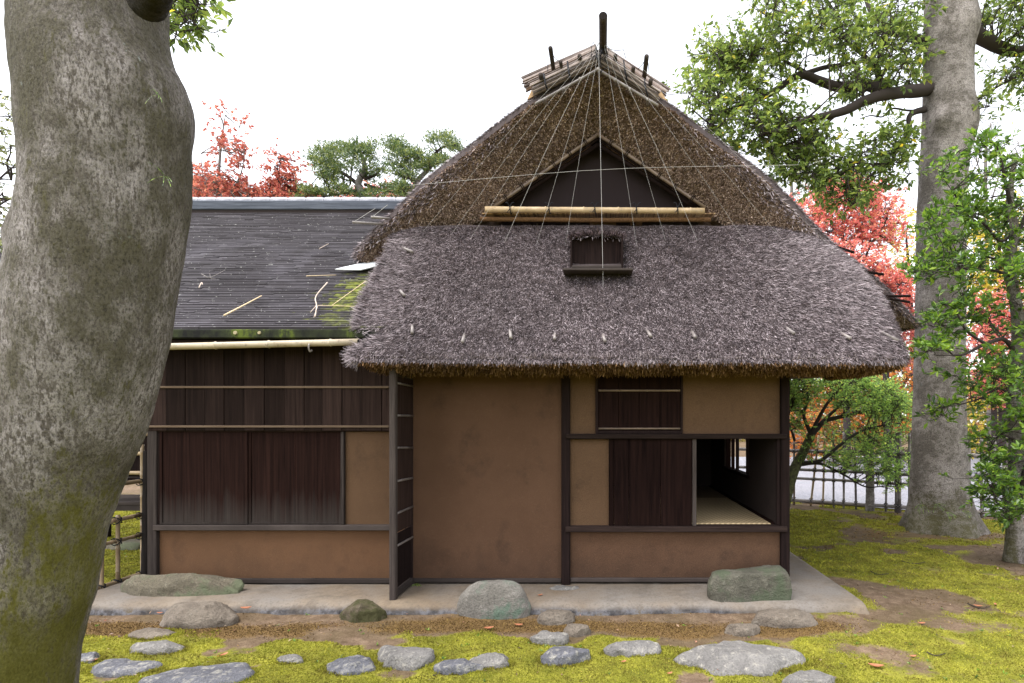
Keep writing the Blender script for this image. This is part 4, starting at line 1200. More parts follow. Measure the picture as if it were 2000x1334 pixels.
roof_stick('fallen_twig', 'short straight pale splinter high on the shingle roof', [(625, 494), (643, 484)], .006, TWIG)
# ------------------------------------------------------------------ stones
def stone(px0, px1, py0, py1, h, mat, label, name='stepping_stone', cat='stone', group=None, seed=0, flat=.55, lean=0.0, under=1.0, pts=None, sq=2.4, amp=.10, zb=0.0, res=4, top=1.0, facets=9):
    """a rounded, slightly angular stone that fills the given pixel box when seen by the camera; h = height above the ground"""
    rs = np.random.default_rng(seed + 100)
    # depth of front edge from the lower pixel row, of the back edge from the top row at height h
    df = (ZE - zb) * FP / (py1 - HY)
    db = (ZE - zb - h * .92) * FP / (py0 - HY)
    db = max(db, df + .10)
    dm = (df + db) / 2
    ly = (db - df) / 2 * 1.03
    lx = (px1 - px0) / 2 * dm / FP
    cx = ((px0 + px1) / 2 - VX) * dm / FP
    cy = dm - DW
    nu, nv = 72, 36
    th = np.arange(nu) / nu * 2 * math.pi
    ph = np.linspace(-.5 * math.pi, .5 * math.pi, nv)
    T, F_ = np.meshgrid(th, ph)
    def sp(v, e): return np.sign(v) * np.abs(v) ** e
    e = 2 / sq
    X_ = sp(np.cos(T), e) * np.cos(F_) ** flat
    Y_ = sp(np.sin(T), e) * np.cos(F_) ** flat
    Z_ = np.sin(F_)
    # irregular outline
    out = 1 + amp * fbm(np.stack([np.cos(T) * 1.1, np.sin(T) * 1.1, 0 * T + seed * 3.7], -1), 3) * 1.6
    if pts is not None:
        out = out * np.interp(T, np.linspace(0, 2 * math.pi, len(pts) + 1), list(pts) + [pts[0]])
    # chipped facets: a few random planes shave the rounded body
    U = np.stack([X_, Y_, Z_], -1)
    for k in range(facets):
        nv_ = rs.normal(size=3); nv_[2] = abs(nv_[2]) * .9 + .05; nv_ /= np.linalg.norm(nv_)
        ext = (U @ nv_).max(); cc_ = ext * rs.uniform(.74, .93)
        ex = np.maximum(U @ nv_ - cc_, 0)
        U = U - nv_ * (ex * .9)[..., None]
    X_, Y_, Z_ = U[..., 0] * 1.06, U[..., 1] * 1.06, np.clip(U[..., 2] * 1.08, -1, 1)
    bot = .12 + .25 * h
    zz = np.where(Z_ > 0, np.minimum(Z_ * top, 1 - .12 * (1 - Z_)) * h, Z_ * bot)
    taper = np.where(zz < h * .7, under + (1 - under) * np.clip((zz + .02) / (h * .7), 0, 1), 1.0)
    V = np.stack([cx + X_ * lx * out * taper + lean * np.clip(zz, 0, None), cy + Y_ * ly * out * (.5 + .5 * taper), zb + zz], -1)
    n1 = fbm(V * (2.2 / max(lx, .12)) * .6 + seed * 5.1, 4); n2 = 1 - 2 * np.abs(fbm(V * 8 + seed, 5))
    nrm = np.stack([X_, Y_, Z_ * .8], -1)
    V = V + nrm * ((amp * .6 * min(h, .2) + .012) * n1 + .016 * (n2 - .5))[..., None]
    V[..., 2] += np.where(Z_ > .2, .10 * h * fbm(V * 3.0 / max(lx, .15) * .4 + 9 + seed, 2), 0)
    Vf = V.reshape(-1, 3)
    k = np.arange(nv * nu).reshape(nv, nu)
    F = np.stack([k[:-1], np.roll(k[:-1], -1, 1), np.roll(k[1:], -1, 1), k[1:]], -1).reshape(-1, 4)
    o = np_object(name, Vf, F, mat, None, True, (cx, cy, zb))
    RIMS.append((cx, cy, lx, ly, zb))
    return tag(o, label, cat, group)
RIMS = []
GS = 'stepping stones set in the moss'
stone(232, 487, 1116, 1183, .30, STONE_OLIVE, 'long flat olive rock lying against the wing, overhanging on its right end', 'flat_rock', 'rock', None, 3, .5, .0, .80, None, 2.2, .16)
stone(314, 456, 1172, 1226, .17, STONE_BROWN, 'humped brown-grey stone just in front of the long flat rock', 'boulder', 'rock', None, 5, .6, 0, 1, None, 2.2, .12, 0.0, 4, 1.0, 6)
stone(256, 349, 1222, 1248, .05, STONE_BROWN, 'low smooth grey stone at the edge of the bare earth beside the big trunk', 'stepping_stone', 'stone', GS, 6)
stone(258, 358, 1246, 1278, .07, STONE_GREY, 'speckled grey oval stone under the low smooth one near the big trunk', 'stepping_stone', 'stone', GS, 8)
stone(140, 200, 1272, 1295, .04, STONE_BLUE, 'small blue-grey stone half hidden by the foot of the big trunk', 'stepping_stone', 'stone', GS, 9)
stone(175, 314, 1286, 1318, .04, STONE_BLUE, 'flat blue-grey slab stone second from the big trunk', 'stepping_stone', 'stone', GS, 10, .35)
stone(292, 480, 1292, 1352, .05, STONE_BLUE, 'largest dark flat stone at the lower left, cut by the picture edge', 'stepping_stone', 'stone', GS, 12, .35)
stone(540, 590, 1275, 1297, .05, STONE_GREY, 'smallest lone oval stone in the open moss between larger stones', 'stepping_stone', 'stone', GS, 13)
stone(630, 727, 1280, 1317, .06, STONE_BLUE, 'round flat blue stone with pale crusted front rim, left of the notched stone', 'stepping_stone', 'stone', GS, 14, .4)
stone(729, 843, 1255, 1304, .07, STONE_GREY, 'notched pale grey stone shaped like a bean', 'stepping_stone', 'stone', GS, 15, .4, 0, 1, [1, 1, 1, 1.0, 1.12, 1.0, .62, 1.0, 1.05, 1])
stone(852, 938, 1286, 1313, .05, STONE_BLUE, 'low dark stone with a dented top touching the pale oval stone', 'stepping_stone', 'stone', GS, 16, .4)
stone(923, 998, 1271, 1304, .07, STONE_GREY, 'pale oval stone right of the low dented stone', 'stepping_stone', 'stone', GS, 17)
stone(1037, 1106, 1230, 1258, .06, STONE_GREY, 'small flat grey stone behind the dark pentagonal stone', 'stepping_stone', 'stone', GS, 18, .4)
stone(1056, 1149, 1256, 1300, .08, STONE_BLUE, 'dark blue pentagonal stone with crusted white rim', 'stepping_stone', 'stone', GS, 19, .4, 0, 1, [1.05, .95, .95, 1.0, .85, 1.05, 1.0, .9, 1.1, .9])
stone(1052, 1121, 1189, 1216, .07, STONE_BROWN, 'brown rounded stone right beside the green-stained boulder', 'stepping_stone', 'stone', GS, 20)
stone(1100, 1153, 1215, 1238, .06, STONE_BROWN, 'small brown stone between the earth and the moss', 'stepping_stone', 'stone', GS, 21)
stone(900, 1036, 1138, 1206, .30, STONE_PATINA, 'large round green-stained boulder standing at the slab edge', 'boulder', 'rock', None, 22, .85, 0, .97, None, 2.0, .06, 0.0, 4, 1.0, 0)
stone(668, 752, 1171, 1212, .15, STONE_MOSSY, 'rough mossy brown rock in front of the sleeve wall', 'mossy_rock', 'rock', None, 23, .7, 0, 1, None, 2, .2)
stone(1380, 1546, 1110, 1192, .36, STONE_GREEN, 'big flat-topped greenish step stone below the open door', 'step_stone', 'rock', None, 24, .26, .05, .80, None, 4.2, .06, 0.0, 4, 1.6)
stone(1462, 1591, 1187, 1225, .11, STONE_BROWN, 'long smooth grey stone in front of the step stone', 'stepping_stone', 'stone', GS, 25, .5)
stone(1417, 1481, 1212, 1242, .09, STONE_BROWN, 'small round grey stone beside the long smooth stone', 'stepping_stone', 'stone', GS, 26)
stone(1330, 1578, 1245, 1315, .10, STONE_GREY, 'largest broad lichen-crusted stone in the moss below the step stone', 'stepping_stone', 'stone', GS, 27, .5, 0, 1, [1, 1, .95, 1, 1.05, 1.0, .9, 1.12, 1.0, .95])
stone(1184, 1287, 1246, 1280, .08, STONE_GREY, 'domed grey stone halfway between the pentagonal and the broadest stone', 'stepping_stone', 'stone', GS, 28)
stone(1536, 1640, 1307, 1350, .07, STONE_GREY, 'pale round stone at the lower right, cut by the picture edge', 'stepping_stone', 'stone', GS, 29, .5)
stone(1078, 1130, 1143, 1152, .012, STONE_GREY, 'thin flat base stone under the middle post of the teahouse', 'base_stone', 'stone', None, 30, .3, 0, 1, None, 3, .1, SZ)

# ------------------------------------------------------------------ moss carpet, fallen leaves
def moss_tufts():
    n = 420000
    d = 3.2 + 10.5 * R.random(n) ** 1.9
    x = R.uniform(-1.15, .80, n) * d
    y = d - DW
    m = ground_moss(x, y)
    nz = fbm(np.stack([x * 5, y * 5, 0 * x], -1), 3)
    keep = (R.random(n) < smooth(.42, .75, m + .35 * nz)) & ~((x > -5.55) & (x < 2.66) & (y > -.72) & (y < 6.65)) & (((np.stack([x, y, 0 * x], -1) - q0) * fnor).sum(-1) < .1)
    x, y, d = x[keep], y[keep], d[keep]
    k = len(x)
    z = ground_z(x, y)
    pos = np.stack([x, y, z - .003], -1)
    big = .8 + .16 * (d - 3)
    h = (.010 + .010 * R.random(k)) * big
    ax = unit(np.stack([R.normal(size=k) * .55, R.normal(size=k) * .55, np.ones(k)], -1))
    sd = unit(np.cross(ax, R.normal(size=(k, 3))))
    w = (.0045 + .004 * R.random(k)) * big
    V = np.stack([pos - sd * w[:, None], pos + sd * w[:, None], pos + ax * h[:, None]], 1).reshape(-1, 3)
    return tag(np_object('moss', V, np.arange(k * 3).reshape(k, 3), MOSS, None, False, (0, 0, 0), 'stuff'), 'bright yellow-green moss carpet round the stepping stones', 'moss')
moss_tufts()
def rim_moss():
    Vs = []; c = 0
    for cx, cy, lx, ly, zb in RIMS:
        if zb > 0 or cy > -1.15: continue
        n = int(2600 * (lx + ly) / .5)
        t = R.random(n) * 2 * math.pi; rr = 1.0 + .10 * R.normal(size=n)
        x = cx + lx * rr * np.cos(t); y = cy + ly * rr * np.sin(t)
        k = (R.random(n) < smooth(.3, .7, ground_moss(x, y) + .3 * fbm(np.stack([x * 4, y * 4, 0 * x], -1), 3)))
        x, y = x[k], y[k]; n = len(x)
        pos = np.stack([x, y, ground_z(x, y) - .003], -1)
        ax = unit(np.stack([R.normal(size=n) * .6, R.normal(size=n) * .6, np.ones(n)], -1))
        sd = unit(np.cross(ax, R.normal(size=(n, 3)))); h = .014 + .020 * R.random(n); w = .004 + .004 * R.random(n)
        Vs.append(np.stack([pos - sd * w[:, None], pos + sd * w[:, None], pos + ax * h[:, None]], 1).reshape(-1, 3))
    V = np.concatenate(Vs)
    return tag(np_object('moss', V, np.arange(len(V)).reshape(-1, 3), MOSS, None, False, (0, 0, 0), 'stuff'), 'taller moss crowding the rims of the stepping stones', 'moss')
rim_moss()
def dry_moss():
    n = 60000
    x = R.uniform(-5.0, 3.4, n); y = -1.05 + R.normal(size=n) * .22
    a = ground_dry(x, y)
    keep = (R.random(n) < smooth(.25, .8, a)) & (y < -.72)
    x, y = x[keep], y[keep]; k = len(x)
    pos = np.stack([x, y, ground_z(x, y) - .002], -1)
    ax = unit(np.stack([R.normal(size=k) * .8, R.normal(size=k) * .8, np.ones(k) * .8], -1))
    sd = unit(np.cross(ax, R.normal(size=(k, 3))))
    h = .008 + .012 * R.random(k); w = .003 + .003 * R.random(k)
    V = np.stack([pos - sd * w[:, None], pos + sd * w[:, None], pos + ax * h[:, None]], 1).reshape(-1, 3)
    return tag(np_object('dry_moss', V, np.arange(k * 3).reshape(k, 3), DRYMOSS, None, False, (0, 0, 0), 'stuff'), 'brown dried moss along the front of the slab', 'moss')
dry_moss()
def fallen_leaf(px, py, size, label, ang):
    q = G(px, py); q[2] = ground_z(q[0:1], q[1:2])[0] + .012
    if -5.5 < q[0] < 2.6 and q[1] > -.66:
        q = G(px, py, SZ); q[2] = SZ + .006
    t = np.linspace(0, 1, 6)
    ax = np.array([math.cos(ang), math.sin(ang), 0]); sd = np.array([-ax[1], ax[0], 0])
    V, F = [], []
    for i, u in enumerate(t):
        w = size * .24 * math.sin(math.pi * min(u * .92 + .04, 1)) ** .8
        c = q + ax * size * (u - .5) + np.array([0, 0, .16 * size * (u - .5) ** 2 * 4])
        V += [c - sd * w + np.array([0, 0, w * .5]), c, c + sd * w + np.array([0, 0, w * .5])]
    for i in range(5):
        F += [(3 * i, 3 * i + 1, 3 * i + 4, 3 * i + 3), (3 * i + 1, 3 * i + 2, 3 * i + 5, 3 * i + 4)]
    o = MB().add(V, F).build('fallen_leaf', FALLEN, None, True, q)
    return tag(o, label, 'leaf', 'fallen leaves on the ground')
for px, py, s, l, a in ((955, 1227, .09, 'pale dry leaf on the bare earth below the green-stained boulder', .2), (1013, 1220, .08, 'tan leaf on the earth between the boulder and the small brown stone', -.1),
        (480, 1190, .10, 'long tan leaf at the slab edge right of the humped stone', .1), (437, 1282, .07, 'orange leaf upright in the moss above the largest dark stone', 1.2), (180, 1294, .07, 'pink leaf beside the foot of the mossy trunk', .4),
        (1711, 1304, .11, 'dark red leaf in the moss at the lower right', -.3), (1410, 1313, .08, 'dark red leaf against the broadest stone', .3), (1800, 1220, .07, 'pale leaf on the bare trodden patch of earth', 0),
        (1910, 1184, .08, 'brown curled leaf among dark moss near the glossy shrub', -.5), (1944, 1182, .06, 'small pale leaf in dark moss near the glossy shrub', 1), (1637, 1012, .07, 'dark brown crumpled leaf standing in the moss near the fence', 1.4),
        (1783, 1285, .06, 'thin brown leaf on the mixed moss at the right', .1), (1218, 1293, .05, 'tiny red leaf in the moss under the domed stone', .6), (1308, 1320, .05, 'small crimson leaf in the front moss', .5), (1055, 1164, .06, 'black shrivelled leaf lying on the slab', .6), (312, 1200, .06, 'reddish leaf on the earth beside the humped stone', 0)):
    fallen_leaf(px, py, s, l, a)

def litter():
    n = 2600
    d = 3.3 + 8.5 * R.random(n) ** 1.6
    x = R.uniform(-1.1, .78, n) * d; y = d - DW
    keep = ~((x > -5.5) & (x < 2.6) & (y > -.74))
    x, y, d = x[keep], y[keep], d[keep]; k = len(x)
    pos = np.stack([x, y, ground_z(x, y) + .010 + .006 * R.random(k)], -1)
    ax = unit(np.stack([R.normal(size=k), R.normal(size=k), R.normal(size=k) * .25], -1))
    nm = unit(np.stack([R.normal(size=k) * .35, R.normal(size=k) * .35, np.ones(k)], -1))
    L = (.008 + .028 * R.random(k) ** 3) * (.8 + .08 * d)
    V, F = leaves(pos, ax, nm, L, L * (.12 + .5 * R.random(k)), .3)
    lm = m_leaf('litter_leaf', [(0, (.02, .014, .012)), (.4, (.09, .045, .028)), (.75, (.24, .13, .07)), (.93, (.40, .30, .20)), (1, (.45, .05, .04))], .1)
    return tag(np_object('leaf_litter', V, F, lm, None, False, (0, 0, 0), 'stuff'), 'tiny scattered leaf bits and twigs over moss and earth', 'litter')
litter()
def weeds():
    n = 260
    d = 3.4 + 7 * R.random(n) ** 1.5
    x = R.uniform(-1.05, .78, n) * d; y = d - DW
    keep = ~((x > -5.5) & (x < 2.66) & (y > -.70))
    x, y = x[keep], y[keep]; k = len(x); q = 5
    pos = np.repeat(np.stack([x, y, ground_z(x, y)], -1), q, 0)
    ax = unit(R.normal(size=(k * q, 3)) * np.array([1, 1, .3]) + np.array([0, 0, .6]))
    V, F = leaves(pos, ax, unit(R.normal(size=(k * q, 3)) * .4 + np.array([0, 0, 1])), .018 + .02 * R.random(k * q), .007 + .006 * R.random(k * q), .2)
    return tag(np_object('weed_seedlings', V, F, LEAF_GLOSS, None, False, (0, 0, 0), 'stuff'), 'tiny green seedlings sprouting through the moss', 'seedlings')
weeds()

def scattered_dry():
    n = 90000
    x = R.uniform(-5.5, 8.0, n); y = R.uniform(-2.6, 5.5, n)
    m = ground_moss(x, y)
    keep = (R.random(n) < .5 * smooth(-.15, .45, fbm(np.stack([x * 3.1, y * 3.1, 0 * x], -1), 4))) & (m < .75) & ~((x > -5.55) & (x < 2.68) & (y > -.72) & (y < 6.65)) & (((np.stack([x, y, 0 * x], -1) - q0) * fnor).sum(-1) < .0)
    x, y = x[keep], y[keep]; k = len(x)
    pos = np.stack([x, y, ground_z(x, y) - .002], -1)
    ax = unit(np.stack([R.normal(size=k) * .9, R.normal(size=k) * .9, np.ones(k) * .7], -1))
    sd = unit(np.cross(ax, R.normal(size=(k, 3))))
    f = .8 + .14 * (y + DW - 3)
    h = (.008 + .014 * R.random(k)) * f; w = (.003 + .004 * R.random(k)) * f
    V = np.stack([pos - sd * w[:, None], pos + sd * w[:, None], pos + ax * h[:, None]], 1).reshape(-1, 3)
    return tag(np_object('dry_moss', V, np.arange(k * 3).reshape(k, 3), DRYMOSS, None, False, (0, 0, 0), 'stuff'), 'thin brown moss and crumbs on the bare trodden earth', 'moss')
scattered_dry()
def ground_twig(pts, r, label):
    q = np.array([G(*p) for p in pts]); q[:, 2] = ground_z(q[:, 0], q[:, 1]) + .012
    mb = MB(); mb.tube(q, np.linspace(r, r * .6, len(q)), 5, True, len(q) * 4)
    return tag(mb.build('fallen_twig', BARK_LIMB, None, True, q[0]), label, 'twig', 'dark twigs on the moss')
ground_twig([(650, 1318), (668, 1312), (690, 1308), (712, 1312)], .005, 'crooked black twig by the round flat blue stone')
ground_twig([(1810, 1278), (1828, 1284), (1846, 1280)], .005, 'thin dark twig in the mixed moss at lower right')
ground_twig([(1890, 1178), (1915, 1188), (1935, 1184)], .006, 'dark twig beside the brown curled leaf')
ground_twig([(1760, 1098), (1785, 1104), (1808, 1100)], .006, 'thin black twig on moss halfway to the grey trunk')
ground_twig([(1700, 1118), (1716, 1124), (1736, 1121)], .006, 'short black twig near the slab side')
ground_twig([(845, 1318), (862, 1314)], .004, 'tiny black twig below the notched stone')
ground_twig([(1560, 1090), (1585, 1101)], .004, 'dark twig lying by the corner post on the slab side')
# ------------------------------------------------------------------ the big mossy tree in the left foreground
TD = 3.05
big = thing('mossy_tree', P(-40, 828 + ZE * FP / TD, TD), 'huge leaning mossy trunk with knots filling the left edge in the foreground', 'tree')
prof = [(-150, 0, 332), (-60, 2, 328), (0, 4, 328), (85, 6, 331), (150, 6, 346), (200, 10, 370), (240, 16, 380), (300, 22, 379), (345, 26, 376), (380, 27, 374), (430, 22, 371), (500, 8, 362), (560, -4, 354), (640, -20, 339), (720, -36, 321), (800, -60, 299), (850, -78, 282), (900, -96, 260),
        (950, -112, 240), (1000, -128, 222), (1060, -146, 206), (1150, -172, 190), (1210, -192, 172), (1334, -235, 156), (1440, -270, 165), (1520, -300, 190)]
path = trunk_path(prof, TD)
def big_moss(V, a):
    side = smooth(.35, .95, np.cos(a - 2.95)) * smooth(3.6, 2.2, V[:, 2]) * .5 + smooth(.45, .98, np.cos(a + .25)) * smooth(2.2, .9, V[:, 2]) * .6
    return np.clip(.22 + side + .06 * smooth(1.6, .3, V[:, 2]) + .22 * fbm(V * 2.1 + 5, 4), 0, 1)
_bx = lambda px, py, dd=.47: P(px, py, TD - dd)
bumps = [(_bx(285, 205, .38), .065, .035), (_bx(258, 185, .42), .045, -.02), (_bx(378, 330, .0), .035, .03), (_bx(376, 238, .0), .09, .02), (_bx(205, 328, .48), .025, .02), (_bx(240, 716, .47), .03, .02), (_bx(35, 455, .2), .05, .03)]
tr, cl_ = trunk(big, path, big_moss, BARK_BIG, 260, 170, .020, bumps, 2.6, None, [(_bx(285, 203, .40), .080, .018, .040), (_bx(283, 206, .40), .045, .020, -.022), (_bx(205, 328, .48), .03, .012, .018), (_bx(322, 350, .34), .035, .014, .02)])
# pruned branch collar (ring scar) and the dark stub above it
st_ = spline([_bx(285, 6, .26), _bx(300, -18, .40), _bx(312, -60, .52)], 16); mb = MB(); mb.tube(st_ + .012 * fbm(st_ * 9)[:, None], np.linspace(.08, .06, 16) * (1 + .12 * np.sin(np.arange(16) * 2.3)), 18)
mb.build('branch_stub', BARK_STUB, tr, True)
# grass-like ferns sprouting from knots
def fern(root, base, n, L, name='fern', mat=LEAF_GLOSS, w=.06):
    ps, ax = [], []
    for k in range(n):
        dd = unit(np.array([R.normal() * .9, -.7, R.normal() * .6 - .2]))
        q = np.array(base, float)
        for s_ in range(4):
            ps.append(q.copy()); ax.append(dd.copy())
            q = q + dd * L / 4 * .9; dd = unit(dd + np.array([0, 0, -.28]))
    ps, ax = np.array(ps), np.array(ax)
    V, F = leaves(ps, ax, unit(R.normal(size=ps.shape) * .3 + np.array([0, -.6, 1])), np.full(len(ps), L / 3.2), np.full(len(ps), L * w), .2)
    np_object(name, V, F, mat, root)
fern(tr, _bx(307, 185, .36), 5, .09, w=.035); fern(tr, _bx(322, 345, .34), 6, .09, w=.04)
# its leafy spray overhead
limb = spline([_bx(290, -120, .2), P(330, -150, 3.6), P(360, -60, 4.2), P(372, 10, 4.6)], 24)
mb = MB(); mb.tube(limb, np.linspace(.05, .012, 24), 7); mb.build('limb', BARK_LIMB, big, True)
cl = clusters_in([(322, -30), (420, -30), (415, 20), (422, 70), (385, 78), (326, 66)], 26, 4.2, 5.2, 26)
foliage(big, cl, limb, .075, .42, 4, 8, .17, LEAF, BARK_LIMB, .35, .0)

# ------------------------------------------------------------------ the tall grey tree on the right
TD2 = 9.9
tall = thing('tall_grey_tree', P(1838, 1037, TD2) * np.array([1, 1, 0]), 'tall straight grey trunk with spreading evergreen limbs beside the teahouse', 'tree')
prof = [(-260, 1812, 1902), (-120, 1808, 1906), (0, 1804, 1909), (40, 1804, 1912), (100, 1802, 1904), (170, 1801, 1905), (205, 1800, 1910), (235, 1798, 1913), (270, 1797, 1904), (300, 1795, 1896), (400, 1790, 1889), (500, 1788, 1889), (600, 1787, 1888), (700, 1784, 1888), (800, 1781, 1888), (900, 1779, 1892), (960, 1776, 1897), (1000, 1774, 1904), (1030, 1768, 1915), (1060, 1766, 1920)]
path = trunk_path(prof, TD2)
def tall_moss(V, a): return np.clip(.12 + .4 * smooth(1.5, .2, V[:, 2]) * smooth(-.2, .8, np.cos(a + 2.2)) + .25 * smooth(1.0, .1, V[:, 2]), 0, 1)
b2 = [(P(1838, 228, TD2 - .38), .13, .16), (P(1840, 235, TD2 - .5), .05, .05), (P(1908, 225, TD2), .16, .05), (P(1890, 40, TD2 - .2), .2, .05)]
tr2, _ = trunk(tall, path, tall_moss, BARK_GREY, 220, 90, .02, b2, 2.2, (0.0, .16, 5))
def limbs(root, rows, mat, D, name='limb', dz=None, n=9):
    """rows: list of ([(px, py, depth offset)...], r0, r1); one mesh per limb; returns sampled points"""
    pts = []
    for row, r0, r1 in rows:
        L = np.array([P(a, b, D + c) for a, b, c in row])
        q = spline(L, 8 * len(row))
        q = q + .02 * fbm(q * 3.0, 2)[:, None]
        mb = MB(); mb.tube(q, np.linspace(r0, r1, len(q)), n); mb.build(name, mat, root, True)
        pts.append(q)
    return np.concatenate(pts)
lp = limbs(tall, [
    ([(1850, 168, .1), (1785, 178, -.25), (1762, 180, -.5), (1722, 186, -.7), (1688, 197, -.8), (1650, 216, -.9), (1600, 229, -.9), (1570, 236, -1.0), (1530, 252, -1.1), (1490, 262, -1.2)], .12, .025),
    ([(1735, 184, -.6), (1712, 172, -.4), (1690, 166, -.3), (1640, 170, -.2), (1600, 158, -.1), (1566, 146, -.1), (1535, 162, -.2), (1500, 186, -.3), (1442, 208, -.5), (1405, 222, -.6), (1388, 245, -.7)], .11, .02),
    ([(1706, 170, -.4), (1716, 150, -.3), (1708, 132, -.2), (1690, 112, 0), (1668, 92, .1), (1650, 74, .2), (1640, 40, .3)], .06, .015),
    ([(1566, 146, -.1), (1610, 132, .2), (1655, 125, .3), (1684, 120, .4), (1730, 112, .5)], .045, .02),
    ([(1600, 158, -.1), (1555, 130, .1), (1520, 112, .1), (1480, 92, .0)], .04, .012),
    ([(1500, 186, -.3), (1455, 160, -.2), (1425, 140, -.2)], .04, .012),
    ([(1806, 214, -.1), (1784, 220, -.2), (1775, 232, -.3), (1776, 262, -.4), (1752, 288, -.5), (1742, 312, -.6), (1712, 320, -.7), (1668, 318, -.8)], .055, .015),
    ([(1810, 216, -.1), (1772, 216, -.2), (1742, 212, -.2), (1724, 228, -.2), (1700, 226, -.2), (1680, 232, -.2)], .02, .008),
    ([(1570, 236, -1.0), (1600, 210, -1.1), (1620, 190, -1.1)], .02, .008),
    ([(1640, 218, -.9), (1590, 258, -.8), (1540, 282, -.7), (1500, 290, -.6)], .03, .008),
    ([(1895, 60, 0), (1925, 78, .2), (1950, 92, .3), (1985, 100, .4), (2030, 92, .5)], .13, .08),
    ([(1895, 205, 0), (1930, 180, .3), (1965, 160, .4), (2010, 140, .5)], .03, .015),
    ([(1806, 80, 0), (1775, 70, .5), (1735, 55, .8), (1700, 20, 1.0), (1680, -40, 1.1)], .08, .03),
    ([(1808, -60, 0), (1740, -80, -.6), (1640, -60, -1.0), (1560, -40, -1.2), (1510, -20, -1.3)], .12, .03),
], BARK_LIMB, TD2)
cl = []
cl += clusters_in([(1490, -20), (1800, -20), (1795, 120), (1700, 150), (1610, 130), (1545, 135), (1500, 70)], 80, 8.6, 10.6, 40)
cl += clusters_in([(1345, 110), (1420, 75), (1490, 70), (1560, 150), (1490, 190), (1335, 180)], 42, 9.0, 10.0, 34)
cl += clusters_in([(1322, 175), (1480, 190), (1600, 240), (1640, 270), (1560, 305), (1480, 330), (1400, 275), (1335, 215)], 62, 8.6, 9.6, 34)
cl += clusters_in([(1480, 300), (1570, 290), (1600, 330), (1570, 350), (1500, 335)], 10, 8.8, 9.6, 28)
cl += clusters_in([(1570, 270), (1680, 290), (1700, 340), (1670, 400), (1610, 400), (1560, 330)], 24, 8.8, 9.5, 28)
cl += clusters_in([(1670, 268), (1740, 250), (1790, 265), (1788, 340), (1720, 385), (1660, 330)], 26, 9.0, 9.6, 26)
cl += clusters_in([(1600, 150), (1790, 130), (1790, 165), (1640, 205)], 16, 9.2, 10.2, 28)
cl += clusters_in([(1915, -10), (2060, -10), (2060, 90), (1975, 70), (1930, 90), (1918, 40)], 26, 9.6, 10.8, 30)
cl += clusters_in([(1930, 130), (2040, 100), (2040, 210), (1960, 170), (1930, 210)], 14, 9.8, 10.6, 26)
cl += clusters_in([(1890, 190), (1925, 180), (1940, 235), (1900, 230)], 5, 9.4, 9.9, 22)
foliage(tall, cl, lp, .10, .48, 7, 10, .28, LEAF, BARK_LIMB, .35, .05, .7, .005, .014)
for px, py in ((1826, 985), (1848, 1000), (1878, 998), (1800, 985)): fern(tr2, P(px, py, TD2 - .55), 6, .18, w=.05)

# ------------------------------------------------------------------ glossy-leaved shrub, near right edge
SD = 7.7
shrub = thing('glossy_shrub', P(1985, 1092, SD) * np.array([1, 1, 0]), 'glossy bright-green camellia-like small tree at the right edge, nearest of the shrubs', 'shrub')
pathS = [(P(a, b, SD)[0], SD - DW, P(a, b, SD)[2], r) for a, b, r in ((1985, 1096, .16), (1984, 1060, .125), (1981, 1000, .10), (1984, 930, .10), (1986, 860, .095), (1980, 780, .09), (1990, 700, .085), (1985, 600, .075), (1972, 520, .065), (1982, 450, .055), (1972, 390, .045), (1984, 300, .03))]
trS, _ = trunk(shrub, pathS, lambda V, a: np.clip(.8 * smooth(.9, .2, V[:, 2]) * smooth(-.3, .8, np.cos(a - 3.1)), 0, 1), BARK_GREY, 70, 24, .012, (), 4.0)
lpS = limbs(shrub, [
    ([(1985, 690, 0), (1960, 664, -.15), (1925, 672, -.3), (1885, 690, -.4), (1862, 694, -.5)], .034, .012),
    ([(1925, 672, -.3), (1890, 650, -.4), (1874, 620, -.5), (1866, 600, -.5)], .02, .008),
    ([(1978, 540, 0), (1950, 530, -.2), (1905, 526, -.3), (1860, 524, -.4), (1830, 532, -.5)], .022, .008),
    ([(1975, 520, 0), (1940, 505, .1), (1905, 500, .1), (1870, 540, -.2)], .02, .008),
    ([(1985, 450, 0), (1955, 470, -.2), (1925, 440, -.3), (1880, 400, -.3), (1860, 372, -.4)], .022, .008),
    ([(1978, 420, 0), (1965, 360, -.1), (1955, 310, -.2), (1945, 280, -.3)], .03, .008),
    ([(1985, 470, 0), (2010, 400, -.1), (2030, 350, -.2)], .03, .01),
    ([(1985, 780, 0), (1950, 760, -.2), (1910, 780, -.3), (1872, 790, -.4)], .02, .007),
    ([(1985, 860, 0), (1955, 850, -.2), (1930, 880, -.3)], .018, .007),
    ([(1984, 1000, 0), (2010, 900, -.2), (2030, 760, -.3), (2040, 560, -.2)], .06, .02),
    ([(1984, 940, 0), (1960, 950, -.2), (1935, 950, -.3)], .015, .006)], BARK_LIMB, SD, n=7)
cl = []
